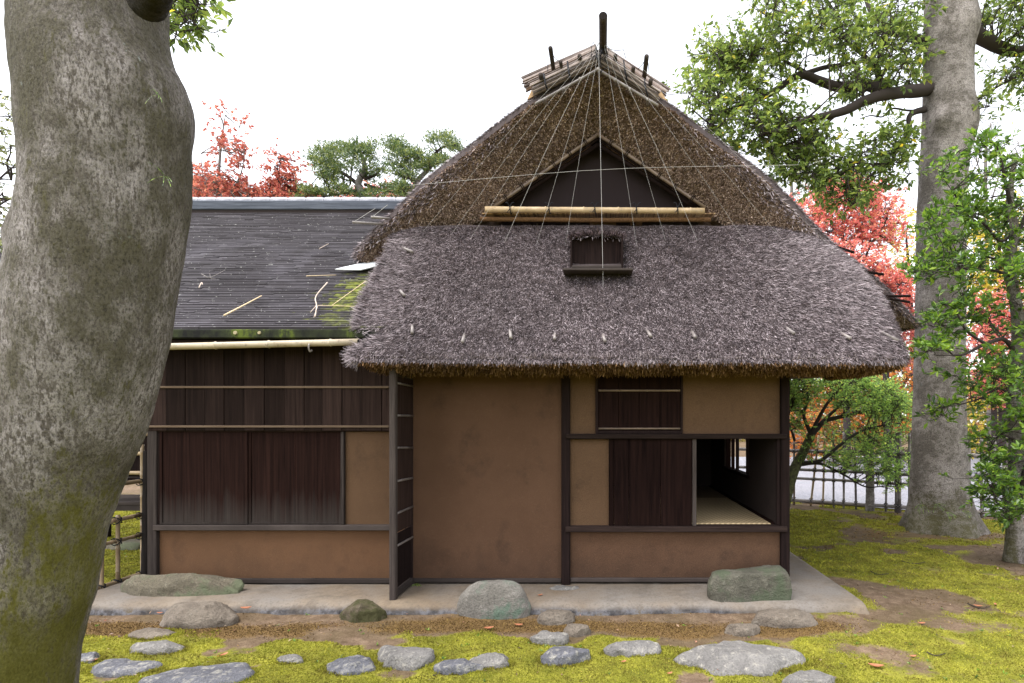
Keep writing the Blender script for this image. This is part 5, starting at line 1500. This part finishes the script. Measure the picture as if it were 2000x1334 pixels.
for poly, n, r in (([(1828, 335), (1872, 292), (1940, 268), (2000, 275), (2050, 280), (2050, 400), (1960, 360), (1900, 372), (1845, 372)], 26, 24),
        ([(1800, 430), (1850, 405), (1910, 400), (1935, 440), (1900, 475), (1815, 455)], 18, 22),
        ([(1778, 520), (1800, 492), (1860, 484), (1925, 510), (1900, 545), (1790, 545)], 17, 20),
        ([(1800, 610), (1850, 575), (1905, 570), (1930, 620), (1880, 660), (1800, 690), (1795, 660)], 20, 22),
        ([(1840, 745), (1880, 712), (1960, 690), (2040, 660), (2050, 830), (1960, 810), (1900, 800), (1885, 770)], 34, 26),
        ([(1822, 800), (1850, 790), (1868, 806), (1850, 824)], 3, 14),
        ([(1900, 840), (2040, 810), (2050, 1010), (1990, 1030), (1930, 1000), (1895, 945)], 38, 26),
        ([(1900, 400), (2050, 390), (2050, 660), (1960, 650), (1915, 600), (1930, 500)], 48, 26)):
    cl += clusters_in(poly, n, SD - .75, SD + .45, r)
foliage(shrub, cl, lpS, .092, .42, 7, 10, .15, LEAF_GLOSS, BARK_LIMB, -.15, .25, .7, .0035, .008)

# ------------------------------------------------------------------ clipped small-leaved tree behind the corner of the teahouse
CD = 11.6
clip = thing('cloud_pruned_tree', P(1532, 990, CD) * np.array([1, 1, 0]), 'small dome-crowned garden tree with mossy leaning trunk behind the corner post', 'tree')
lpC = limbs(clip, [([(1528, 1000, 0), (1540, 950, 0), (1552, 915, 0), (1568, 885, 0), (1585, 848, 0)], .13, .085)], BARK_MOSSY, CD, 'trunk', n=12)
lpC2 = limbs(clip, [
    ([(1585, 850, 0), (1608, 825, .1), (1640, 815, .2), (1680, 806, .3), (1720, 798, .3), (1755, 800, .2)], .06, .015),
    ([(1580, 855, 0), (1600, 815, -.2), (1618, 785, -.3), (1640, 760, -.3), (1650, 745, -.3)], .045, .012),
    ([(1585, 850, 0), (1570, 810, -.1), (1578, 780, -.1), (1572, 750, -.1)], .045, .012),
    ([(1560, 905, 0), (1600, 900, -.3), (1640, 870, -.4), (1680, 842, -.4), (1730, 830, -.3), (1760, 826, -.3)], .045, .012),
    ([(1556, 910, 0), (1600, 905, .2), (1650, 930, .3), (1690, 950, .3), (1740, 948, .3)], .035, .010),
    ([(1600, 830, 0), (1660, 775, .3), (1700, 755, .3), (1745, 770, .2)], .035, .010),
    ([(1640, 815, .2), (1675, 780, 0), (1720, 772, -.1)], .025, .008),
    ([(1552, 860, 0), (1540, 820, -.3), (1548, 790, -.4)], .03, .010)], BARK_LIMB, CD, n=7)
cl = clusters_in([(1535, 735), (1600, 728), (1690, 732), (1740, 752), (1772, 790), (1774, 825), (1730, 815), (1660, 800), (1610, 770), (1570, 790), (1535, 780)], 170, CD - .9, CD + .8, 24)
cl += clusters_in([(1535, 780), (1570, 790), (1565, 850), (1540, 840)], 22, CD - .5, CD + .4, 22)
cl += clusters_in([(1620, 815), (1700, 830), (1775, 835), (1772, 960), (1720, 950), (1680, 900), (1640, 930), (1590, 880)], 70, CD - .6, CD + .5, 24)
foliage(clip, cl, np.concatenate([lpC, lpC2]), .058, .46, 8, 13, .18, LEAF_SMALL, BARK_LIMB, .0, .25, .6, .0035, .008)
fern(clip, P(1580, 868, CD - .1), 12, .22, w=.05); fern(clip, P(1566, 888, CD - .12), 10, .2, w=.05)

# ------------------------------------------------------------------ trees beyond the fence
def garden_tree(name, base_px, D, trunk_rows, crown_polys, leaf_mat, label, cat, leaf, group=None, bark=BARK_LIMB, n_tw=5, n_lf=9, tw=.5, droop=.2, dep=1.2, flat=.6, lw=.75):
    g0 = P(base_px, 828, D); g0[2] = -.02
    root = thing(name, g0, label, cat, group)
    pts = []
    for row, r0, r1 in trunk_rows:
        q = spline(np.array([P(a, b, D + c) for a, b, c in row]), 8 * len(row))
        mb = MB(); mb.tube(q, np.linspace(r0, r1, len(q)), 8); mb.build('trunk' if not pts else 'limb', bark, root, True)
        pts.append(q)
    cl = []
    for poly, n, r in crown_polys: cl += clusters_in(poly, n, D - dep, D + dep, r)
    foliage(root, cl, np.concatenate(pts), leaf, lw, n_tw, n_lf, tw, leaf_mat, bark, droop, .1, flat, .006, .018)
    return root
gb_ = lambda D: HY + ZE * FP / D
GR = 'maples in autumn colour beyond the fence'
garden_tree('maple_tree', 1655, 23, [([(1655, gb_(23), 0), (1652, 700, 0), (1650, 560, 0), (1645, 440, 0)], .16, .06), ([(1650, 560, 0), (1672, 470, .3), (1700, 400, .4)], .07, .02), ([(1650, 520, 0), (1628, 440, .2), (1620, 400, .2)], .06, .02), ([(1655, 590, 0), (1700, 480, -.3), (1735, 430, -.3)], .07, .02)],
    [([(1545, 420), (1590, 372), (1660, 345), (1730, 375), (1758, 430), (1745, 480), (1690, 500), (1600, 470), (1560, 450)], 140, 24)], LEAF_RED, 'bright red maple with visible dark limbs, tallest one above the right roof slope', 'maple tree', .10, GR, n_tw=9, n_lf=14, tw=.42, dep=1.8)
garden_tree('maple_tree', 1735, 20, [([(1735, gb_(20), 0), (1730, 720, 0), (1720, 600, 0), (1700, 540, 0)], .14, .04), ([(1725, 640, 0), (1690, 560, .3), (1660, 520, .3)], .05, .02)],
    [([(1600, 480), (1680, 490), (1745, 520), (1786, 570), (1790, 660), (1770, 720), (1720, 640), (1680, 560)], 140, 24)], LEAF_RED, 'pinkish red maple hugging the roof edge left of the grey trunk', 'maple tree', .085, GR, n_tw=9, n_lf=14, tw=.36, dep=1.3)
garden_tree('maple_tree', 1700, 27, [([(1690, gb_(27), 0), (1700, 850, 0), (1730, 780, 0), (1770, 745, 0)], .12, .05)],
    [([(1540, 740), (1700, 735), (1795, 660), (1795, 850), (1700, 860), (1540, 840)], 120, 28)], LEAF_ORANGE, 'orange low maple seen under the right eave', 'maple tree', .10, GR, n_tw=9, n_lf=13, tw=.5, dep=1.6)
garden_tree('maple_tree', 1945, 20, [([(1945, gb_(20), 0), (1940, 760, 0), (1935, 650, 0)], .12, .04)],
    [([(1880, 570), (1950, 545), (2030, 580), (2040, 760), (1960, 800), (1885, 740)], 110, 26)], LEAF_RED, 'crimson maple to the right of the grey trunk behind the shrub', 'maple tree', .085, GR, n_tw=9, n_lf=14, tw=.38, dep=1.3)
garden_tree('ginkgo_tree', 1960, 27, [([(1960, gb_(27), 0), (1955, 640, 0), (1950, 420, 0)], .2, .06)],
    [([(1885, 480), (1920, 420), (1990, 400), (2060, 450), (2060, 640), (1900, 640)], 110, 28), ([(1880, 700), (2060, 690), (2060, 800), (1890, 800)], 26, 28)], LEAF_YELLOW, 'yellow autumn tree shining behind the glossy shrub', 'tree', .11, None, n_tw=9, n_lf=14, tw=.5, dep=2)
garden_tree('yellow_tree', 1790, 33, [([(1785, gb_(33), 0), (1782, 640, 0), (1770, 460, 0)], .2, .06)],
    [([(1690, 420), (1760, 400), (1800, 420), (1800, 560), (1740, 520)], 34, 30)], LEAF_YELLOW, 'pale yellow tree peeping out left of the grey trunk', 'tree', .12, None, n_tw=7, n_lf=12, tw=.6, dep=2)
garden_tree('far_pine_tree', 1560, 38, [([(1560, gb_(38), 0), (1550, 600, 0), (1545, 300, 0)], .3, .08)],
    [([(1500, 330), (1520, 290), (1590, 270), (1660, 310), (1680, 370), (1580, 400), (1510, 380)], 60, 34)], LEAF_PALE, 'hazy pale green pine farthest behind the red maple', 'tree', .16, None, BARK_PALE, n_tw=7, n_lf=12, tw=.8, dep=2.4, lw=.3)
garden_tree('bare_tree', 1935, 30, [([(1935, gb_(30), 0), (1930, 640, 0), (1925, 320, 0), (1935, 240, 0)], .18, .03), ([(1928, 420, 0), (1960, 320, 0), (1990, 280, 0)], .05, .02), ([(1925, 380, 0), (1905, 300, 0), (1900, 250, 0)], .04, .015)],
    [([(1890, 260), (1960, 240), (2020, 270), (2010, 400), (1900, 400)], 40, 34)], LEAF_YELLOW, 'nearly bare pale tree with few yellow leaves behind the shrub top', 'tree', .09, None, BARK_PALE, n_tw=5, n_lf=1, tw=.7, dep=1.5)
# low autumn bushes on the far side of the gravel
GB = 'low bushes beyond the gravel'
for px0, px1, py0, D, mt, lb in ((1530, 1640, 835, 28, LEAF_ORANGE, 'low orange-brown bush beyond the gravel, nearest the corner post'), (1610, 1720, 828, 30, LEAF_YELLOW, 'low yellow bush across the gravel behind the fence post'), (1690, 1800, 838, 29, LEAF_PALE, 'low pale green bush across the gravel left of the grey trunk'),
                              (1870, 1960, 822, 31, LEAF_YELLOW, 'low yellow bush across the gravel right of the grey trunk'), (1940, 2060, 826, 29, LEAF_PALE, 'low pale green bush across the gravel at the right edge')):
    b0 = HY + ZE * FP / D
    garden_tree('low_bush', (px0 + px1) / 2, D, [([((px0 + px1) / 2, b0, 0), ((px0 + px1) / 2, (b0 + py0) / 2, 0)], .05, .02)], [([(px0, b0), (px0 + 10, py0 + 14), ((px0 + px1) / 2, py0), (px1 - 10, py0 + 14), (px1, b0)], 34, 22)], mt, lb, 'bush', .09, GB, n_tw=7, n_lf=12, tw=.35, dep=1.0)
# far wood closing the view beyond the gravel
def far_wood():
    n = 26000
    x = R.uniform(-75, 95, n); 
    y = 52 + 16 * R.random(n)
    top = 7.0 + 3.5 * fbm(np.c_[x * .12, 0 * x, 0 * x], 3) + 2 * fbm(np.c_[x * .6, 0 * x, 0 * x], 2)
    z = top * R.random(n) ** .8
    pos = np.c_[x, y, z]
    ax = unit(R.normal(size=(n, 3))); nm = unit(R.normal(size=(n, 3)))
    V, F = leaves(pos, ax, nm, .55 + .5 * R.random(n), .4 + .3 * R.random(n), .2)
    return tag(np_object('far_wood', V, F, m_leaf('far_autumn_leaf', [(0, (.10, .13, .05)), (.5, (.22, .22, .08)), (.75, (.42, .30, .08)), (1, (.40, .14, .07))], .4), None, False, (0, 0, 0), 'stuff'), 'distant autumn wood closing the garden beyond the gravel', 'wood')
far_wood()

# ------------------------------------------------------------------ trees beyond the wing roof (left)
GL = 'trees rising behind the wing roof'
garden_tree('maple_tree', 430, 17, [([(432, gb_(17), 0), (430, 600, 0), (425, 420, 0), (430, 300, 0), (440, 225, 0)], .10, .012), ([(428, 430, 0), (400, 360, .2), (392, 300, .2)], .03, .008), ([(428, 420, 0), (470, 340, -.2), (478, 280, -.2)], .03, .008)],
    [([(372, 392), (374, 330), (410, 300), (430, 225), (460, 215), (470, 260), (490, 275), (470, 320), (500, 350), (500, 392)], 44, 20), ([(372, 398), (375, 350), (500, 360), (520, 398)], 40, 20)], LEAF_REDDARK, 'sparse tall red maple right beside the mossy trunk', 'maple tree', .085, GL, BARK_PALE, n_tw=6, n_lf=12, tw=.28, dep=.8)
garden_tree('maple_tree', 545, 17.5, [([(535, gb_(17.5), 0), (535, 600, 0), (540, 420, 0), (548, 310, 0)], .09, .015), ([(537, 400, 0), (562, 345, .2)], .03, .01)],
    [([(518, 398), (530, 330), (548, 285), (565, 290), (585, 330), (575, 398)], 44, 18), ([(470, 398), (480, 370), (620, 374), (640, 398)], 44, 16)], LEAF_REDDARK, 'shorter rust-red maple between the sparse maple and the pines', 'maple tree', .08, GL, BARK_LIMB, n_tw=6, n_lf=12, tw=.26, dep=.8)
garden_tree('maple_tree', 740, 20, [([(740, gb_(20), 0), (740, 600, 0), (742, 400, 0)], .09, .03)], [([(640, 398), (650, 374), (800, 370), (830, 398)], 50, 16), ([(690, 398), (700, 350), (740, 350), (760, 398)], 10, 18)], LEAF_RED, 'low crimson maple top showing under the pines along the ridge tiles', 'maple tree', .075, GL, BARK_LIMB, n_tw=6, n_lf=10, tw=.28, dep=.8)

def pine(base_px, D, rows, pads, label):
    g0 = P(base_px, 828, D); g0[2] = -.02
    root = thing('pine_tree', g0, label, 'pine tree', GL)
    pts = []
    for row, r0, r1 in rows:
        q = spline(np.array([P(a, b, D + c) for a, b, c in row]), 8 * len(row))
        mb = MB(); mb.tube(q, np.linspace(r0, r1, len(q)), 9); mb.build('trunk' if not pts else 'limb', BARK_PALE if not pts else BARK_LIMB, root, True)
        pts.append(q)
    lp = np.concatenate(pts)
    C = []
    for px, py, rx, ry, n in pads:
        for k in range(int(n * .62)):
            a, r = R.random() * 2 * math.pi, math.sqrt(R.random()) * (.8 + .4 * R.random())
            dd = R.normal() * .45
            C.append((P(px + math.cos(a) * r * rx, py + math.sin(a) * r * ry + R.normal() * 4, D + dd), .1))
    mb = MB()
    cc = np.array([c for c, _ in C])
    for c in cc[::3]:
        k = int(np.argmin(np.linalg.norm(lp - c, axis=1))); a = lp[k]
        mb.tube([a, (a + c) / 2 + np.array([0, 0, -.06]), c], [.025, .018, .008], 4, False, 5)
    mb.build('branches', BARK_LIMB, root, True, None, 'stuff')
    nt = 60
    pos = np.repeat(cc, nt, 0) + R.normal(size=(len(cc) * nt, 3)) * np.array([.115, .115, .04])
    ax = unit(R.normal(size=pos.shape) * np.array([1, 1, .5]) + np.array([0, 0, .75]))
    V, F = leaves(pos, ax, unit(R.normal(size=pos.shape)), .10 + .08 * R.random(len(pos)), np.full(len(pos), .026), .1)
    np_object('needles', V, F, NEEDLE, root)
pine(715, 17, [([(712, gb_(17), 0), (712, 600, 0), (708, 400, 0), (700, 360, 0), (712, 330, 0), (706, 300, 0)], .17, .05), ([(705, 365, 0), (680, 345, .2), (655, 330, .3), (640, 320, .3)], .07, .02), ([(702, 370, 0), (668, 378, -.2), (620, 386, -.3)], .05, .02), ([(684, 360, 0), (688, 320, .1), (694, 296, .1)], .03, .015), ([(712, 350, 0), (735, 340, .1), (750, 322, .2)], .05, .015), ([(712, 360, 0), (750, 372, 0), (790, 378, 0)], .05, .015)],
     [(650, 295, 38, 14, 40), (700, 290, 34, 14, 36), (630, 312, 28, 9, 22), (648, 328, 30, 9, 26), (645, 348, 22, 9, 18), (610, 378, 42, 10, 46), (655, 372, 30, 10, 24), (728, 340, 24, 12, 20), (718, 312, 24, 10, 16), (715, 380, 36, 6, 24), (690, 318, 14, 6, 8)], 'wide tiered pine left of the two, spreading low over the ridge tiles')
pine(820, 16.5, [([(800, gb_(16.5), 0), (805, 600, 0), (806, 400, 0), (812, 360, 0), (830, 338, 0), (848, 320, 0)], .15, .04), ([(810, 352, 0), (780, 340, .2), (775, 332, .2)], .05, .02), ([(842, 312, 0), (858, 292, .1), (880, 282, .2), (895, 285, .2)], .05, .012), ([(828, 312, 0), (800, 300, .1), (770, 285, .2)], .04, .012), ([(806, 362, 0), (822, 372, .1), (826, 385, .1)], .05, .03)],
     [(770, 285, 24, 14, 24), (800, 300, 28, 10, 24), (858, 272, 26, 8, 22), (892, 280, 16, 10, 16), (855, 308, 24, 10, 24), (838, 322, 34, 8, 26), (790, 322, 30, 9, 24), (795, 342, 24, 9, 18), (775, 372, 30, 14, 34), (810, 380, 22, 8, 16)], 'open-branched pine right of the two, reaching towards the thatch')
# broadleaf tree at the far left edge behind the trunk
garden_tree('evergreen_tree', -60, 8.6, [([(-60, gb_(8.6), 0), (-62, 700, 0), (-58, 400, 0), (-70, 150, 0)], .12, .04), ([(-58, 460, 0), (-20, 395, 0), (20, 388, 0)], .03, .01), ([(-60, 360, 0), (0, 350, 0), (22, 352, 0)], .02, .008), ([(-60, 560, 0), (0, 520, 0), (20, 515, 0)], .03, .01)],
    [([(-120, 160), (8, 150), (30, 220), (34, 340), (28, 520), (10, 560), (-120, 560)], 60, 26)], LEAF_PALE, 'bright leafy tree glimpsed left of the big mossy trunk', 'tree', .07, None, BARK_LIMB, n_tw=7, n_lf=12, tw=.2, dep=.6, lw=.4)
# small sprig at the foot of the teahouse wall
sp = thing('fern_sprig', P(812, 1140, DW - .06), 'tiny dark green sprig at the wall foot beside the sleeve wall', 'fern')
fern(sp, P(812, 1140, DW - .06), 12, .10, 'fronds', LEAF, .12)
sp2 = thing('seedling', G(230, 1164), 'bright seedling leaves at the left end of the long flat rock', 'seedling')
fern(sp2, G(232, 1162) + np.array([0, 0, .06]), 4, .14, 'leaflets', LEAF_GLOSS, .22)
# ------------------------------------------------------------------ bamboo fence on the right (four-eyed lattice)
def fence_pt(px, z):
    # the fence line runs from A0 to A1; pick the point seen in pixel column px
    # solve (A0 + t*fdir): px = VX + x*FP/(y+DW)
    k = (px - VX) / FP
    t = (k * (A0[1] + DW) - A0[0]) / (fdir[0] - k * fdir[1])
    q = A0 + fdir * t
    return np.array([q[0], q[1], z])
def depth_at(px): return fence_pt(px, 0)[1] + DW
def z_at(px, py): return ZE - (py - HY) * depth_at(px) / FP
fen = thing('bamboo_lattice_fence', A0, 'grey bamboo lattice fence with black ties along the gravel, right of the teahouse', 'fence')
rails = []
for (xa, ya), (xb, yb), r in (((1500, 874), (1780, 890), .040), ((1500, 911), (1780, 928), .036), ((1500, 928), (1780, 948), .033), ((1500, 972), (1780, 990), .040)):
    za, zb = z_at(1560, ya + (yb - ya) * .2), z_at(1770, yb)
    rails.append(((za + zb) / 2, r))
for z, r in rails:
    for pa, pb in ((1440, 1700), (1690, 2090)):
        mb = MB(); bamboo(mb, fence_pt(pa, z + .01 * R.normal()) - fnor * .02, fence_pt(pb, z + .01 * R.normal()) - fnor * .02, r, .5, 9); mb.build('rail', BAMBOO_GREY, fen, True)
ties = MB()
for px, top, mt, r, ln in ((1463, 850, BAMBOO_GREY, .02, 0), (1500, 848, BAMBOO_GREY, .02, 0), (1551, 840, BAMBOO_DARK, .020, 0), (1583, 850, BAMBOO, .020, -.18), (1607, 842, BAMBOO, .018, -.05), (1628, 842, BAMBOO_GREY, .018, 0), (1648, 844, BAMBOO_GREY, .020, 0), (1672, 840, BAMBOO_GREY, .020, .03), (1730, 842, BAMBOO_GREY, .018, -.04), (1751, 846, BAMBOO_GREY, .028, 0), (1757, 842, BAMBOO_GREY, .026, .0),
                         (1776, 846, BAMBOO_GREY, .02, 0), (1803, 846, BAMBOO_GREY, .02, 0), (1830, 846, BAMBOO_GREY, .02, 0), (1860, 846, BAMBOO_GREY, .02, 0), (1893, 850, BAMBOO_GREY, .022, 0), (1917, 846, BAMBOO_GREY, .020, 0), (1943, 852, BAMBOO_GREY, .018, 0), (1968, 850, BAMBOO_GREY, .018, 0), (1993, 850, BAMBOO_GREY, .018, 0), (2030, 850, BAMBOO_GREY, .018, 0)):
    zt = z_at(px, top)
    a = fence_pt(px, -.03); b = fence_pt(px, zt) - fdir * ln
    r *= 1.35
    mb = MB(); bamboo(mb, a, b, r, .34, 8); mb.build('upright', mt, fen, True)
    for z, rr in rails:
        c = a + (b - a) * (z + .03) / (zt + .03)
        th = np.linspace(0, 2 * math.pi, 8)
        for s_ in (-1, 1):
            ties.tube(np.array([c + fdir * math.cos(t) * (r + .012) + np.array([0, 0, 1]) * math.cos(t) * s_ * (rr + .008) - fnor * (.01 + math.sin(t) * (rr + .014)) for t in th]), .006, 4, False)
ties.build('ties', ROPE, fen, kind='stuff')
def fence_post(px, top, r, label):
    q = fence_pt(px, 0); q = q - fnor * .06
    zt = z_at(px, top)
    root = thing('fence_post', (q[0], q[1], 0), label, 'fence post', 'wooden posts of the lattice fence')
    trunk(root, [(q[0], q[1], z, r * (1.12 - .12 * min(1, (z + .1) / .5))) for z in np.linspace(-.08, zt, 8)], lambda V, a: .1 + 0 * a, BARK_GREY, 40, 20, .008, (), 7.0, name='post_body')
    mb = MB(); mb.tube([(q[0], q[1], zt - .012), (q[0], q[1], zt + .006)], [r * 1.0, r * .9], 16); mb.build('post_top', WOOD_GREY, root)
fence_post(1700, 852, .085, 'stout weathered log post of the lattice fence between teahouse and grey trunk')
fence_post(1968, 905, .09, 'short log post of the lattice fence behind the glossy shrub')

# ------------------------------------------------------------------ small bamboo fence at the left, running towards the viewer
lf = thing('tan_bamboo_fence', G(232, 1155), 'tan bamboo fence with knotted black cords beside the mossy trunk', 'fence')
pA = P(286, 1130, 6.72); pA[2] = 0
pB = G(190, 1166)
dB = unit(pB - pA); pC = pB + dB * 1.3
def lpt(px):
    k = (px - VX) / FP
    t = (k * (pA[1] + DW) - pA[0]) / (dB[0] - k * dB[1])
    return pA + dB * t
for py, r in ((941, .026), (1007, .025), (1046, .021), (1122, .026)):
    z = ZE - (py - HY) * (lpt(272)[1] + DW) / FP
    mb = MB(); bamboo(mb, np.r_[pA[:2], z + .01] + np.array([.02, 0, 0]), np.r_[pC[:2], z - .02], r, .3, 9); mb.build('rail', BAMBOO_FENCE, lf, True)
tl_ = MB()
for px, top in ((273, 868), (225, 1006), (193, 1128)):
    q = lpt(px); zt = ZE - (top - HY) * (q[1] + DW) / FP
    if px == 193: zt = .75
    mb = MB(); bamboo(mb, (q[0] + .03, q[1], -.03), (q[0] + .03, q[1], zt), .021, .3, 9); mb.build('upright', BAMBOO_FENCE, lf, True)
    for py in (941, 1007, 1046, 1122):
        z = ZE - (py - HY) * (lpt(272)[1] + DW) / FP
        if z > zt: continue
        for s_ in (-1, 1):
            th = np.linspace(0, 2 * math.pi, 9)
            tl_.tube(np.array([q + np.array([.015 + .05 * math.sin(t), 0, z]) + dB * math.cos(t) * .035 + np.array([0, 0, s_ * .04 * math.cos(t)]) for t in th]), .006, 4, False)
        tl_.tube([q + np.array([.05, -.02, z]), q + np.array([.07, -.05, z + .03]), q + np.array([.06, -.09, z + .05])], .004, 4)
tl_.build('knots', ROPE, lf, kind='stuff')
pp = P(289, 1130, 6.62)
cp = thing('charred_post', (pp[0], pp[1], SZ), 'blackened round post at the left corner of the wing', 'post')
trunk(cp, [(pp[0] - .02 + .03 * t, pp[1], -.02 + t * (ZE - (881 - HY) * 6.62 / FP + .02), .052) for t in np.linspace(0, 1, 6)], lambda V, a: 0 * a, WOOD_BLACK, 40, 18, .006, (), 7, name='post_body')
mb = MB(); zt = ZE - (881 - HY) * 6.62 / FP; mb.tube([(pp[0] + .01, pp[1], zt - .01), (pp[0] + .01, pp[1], zt + .004)], [.05, .046], 14); mb.build('post_top', WOOD_BLACK, cp)

# ------------------------------------------------------------------ things glimpsed past the left fence
bq = P(262, 985, 8.4)
bench = thing('wooden_platform', (bq[0], bq[1] + .4, 0), 'low grey plank platform seen through the tan bamboo fence', 'platform')
bz = bq[2] + .03
for k in range(5):
    MB().box(bq[0] - 1.3, bq[0] + .55, bq[1] + .19 * k, bq[1] + .19 * k + .182, bz - .04 + .002 * (k % 2), bz + .002 * (k % 2), .004).build('plank', WOOD_GREYH, bench)
MB().box(bq[0] - 1.3, bq[0] + .55, bq[1] + .02, bq[1] + .06, bz - .13, bz - .042).build('apron', WOOD_GREYH, bench)
for x in (bq[0] - 1.2, bq[0] + .48):
    for y in (.06, .86): MB().box(x - .04, x + .04, bq[1] + y, bq[1] + y + .08, 0, bz - .042).build('leg', WOOD_DARK, bench)
hq = P(262, 930, 9.6)
bf = thing('dark_board_wall', (hq[0], 3.4, 0), 'dark plank wall with tan bamboo rails behind the platform', 'wall')
for k in range(12):
    MB().box(hq[0] - 2.0 + k * .22, hq[0] - 2.0 + k * .22 + .214, 3.45 - .006 * (k % 2), 3.48, .95, 2.6).build('plank', WOOD_DARK, bf)
for x in (hq[0] - 1.98, hq[0] + .6): MB().box(x - .05, x + .05, 3.485, 3.58, 0, 2.65).build('post', WOOD_DARK, bf)
MB().box(hq[0] - 2.0, hq[0] + .64, 3.47, 3.55, .86, .94).build('foot_rail', WOOD_DARK, bf)
for py in (848, 886, 924):
    z = ZE - (py - HY) * 9.6 / FP
    mb = MB(); bamboo(mb, (hq[0] - 2.0, 3.40, z), (hq[0] + .72, 3.40, z), .036, .4, 9); mb.build('bamboo_rail', BAMBOO, bf, True)
stone(205, 300, 1050, 1075, .12, STONE_OLIVE, 'mossy low stone under the plank platform', 'garden_stone', 'rock', None, 41)

# ------------------------------------------------------------------ distant pale house beyond the maples
hp = P(400, 370, 24); gz0 = -.02
fh = thing('distant_house', (hp[0] - 1.2, hp[1] + 2, gz0), 'pale distant house gable half hidden by the red maple', 'house')
x0, x1 = P(330, 0, 24)[0], P(448, 0, 24)[0]
zt = P(0, 352, 24)[2]; ze = P(0, 390, 24)[2]
mb = MB(); mb.box(x0, x1, hp[1], hp[1] + 5, gz0, ze); mb.add([(x0, hp[1], ze), (x1, hp[1], ze), (x1 - .5, hp[1], zt - .1), (x0, hp[1], zt - .1), (x0, hp[1] + 5, ze), (x1, hp[1] + 5, ze), (x1 - .5, hp[1] + 5, zt - .1), (x0, hp[1] + 5, zt - .1)], [(0, 1, 2, 3), (7, 6, 5, 4), (1, 5, 6, 2), (0, 3, 7, 4)])
mb.build('wall', FARWALL, fh)
mb = MB(); mb.box(x0 - .3, x1 - .3, hp[1] - .3, hp[1] + 5.3, zt - .1, zt + .08); mb.build('roof', TILEROOF, fh)
mb = MB(); mb.box(x0 + .6, x0 + 1.5, hp[1] - .03, hp[1] + .02, ze - 1.6, ze - .6); wd = mb.build('window', WOOD_DARK, fh)
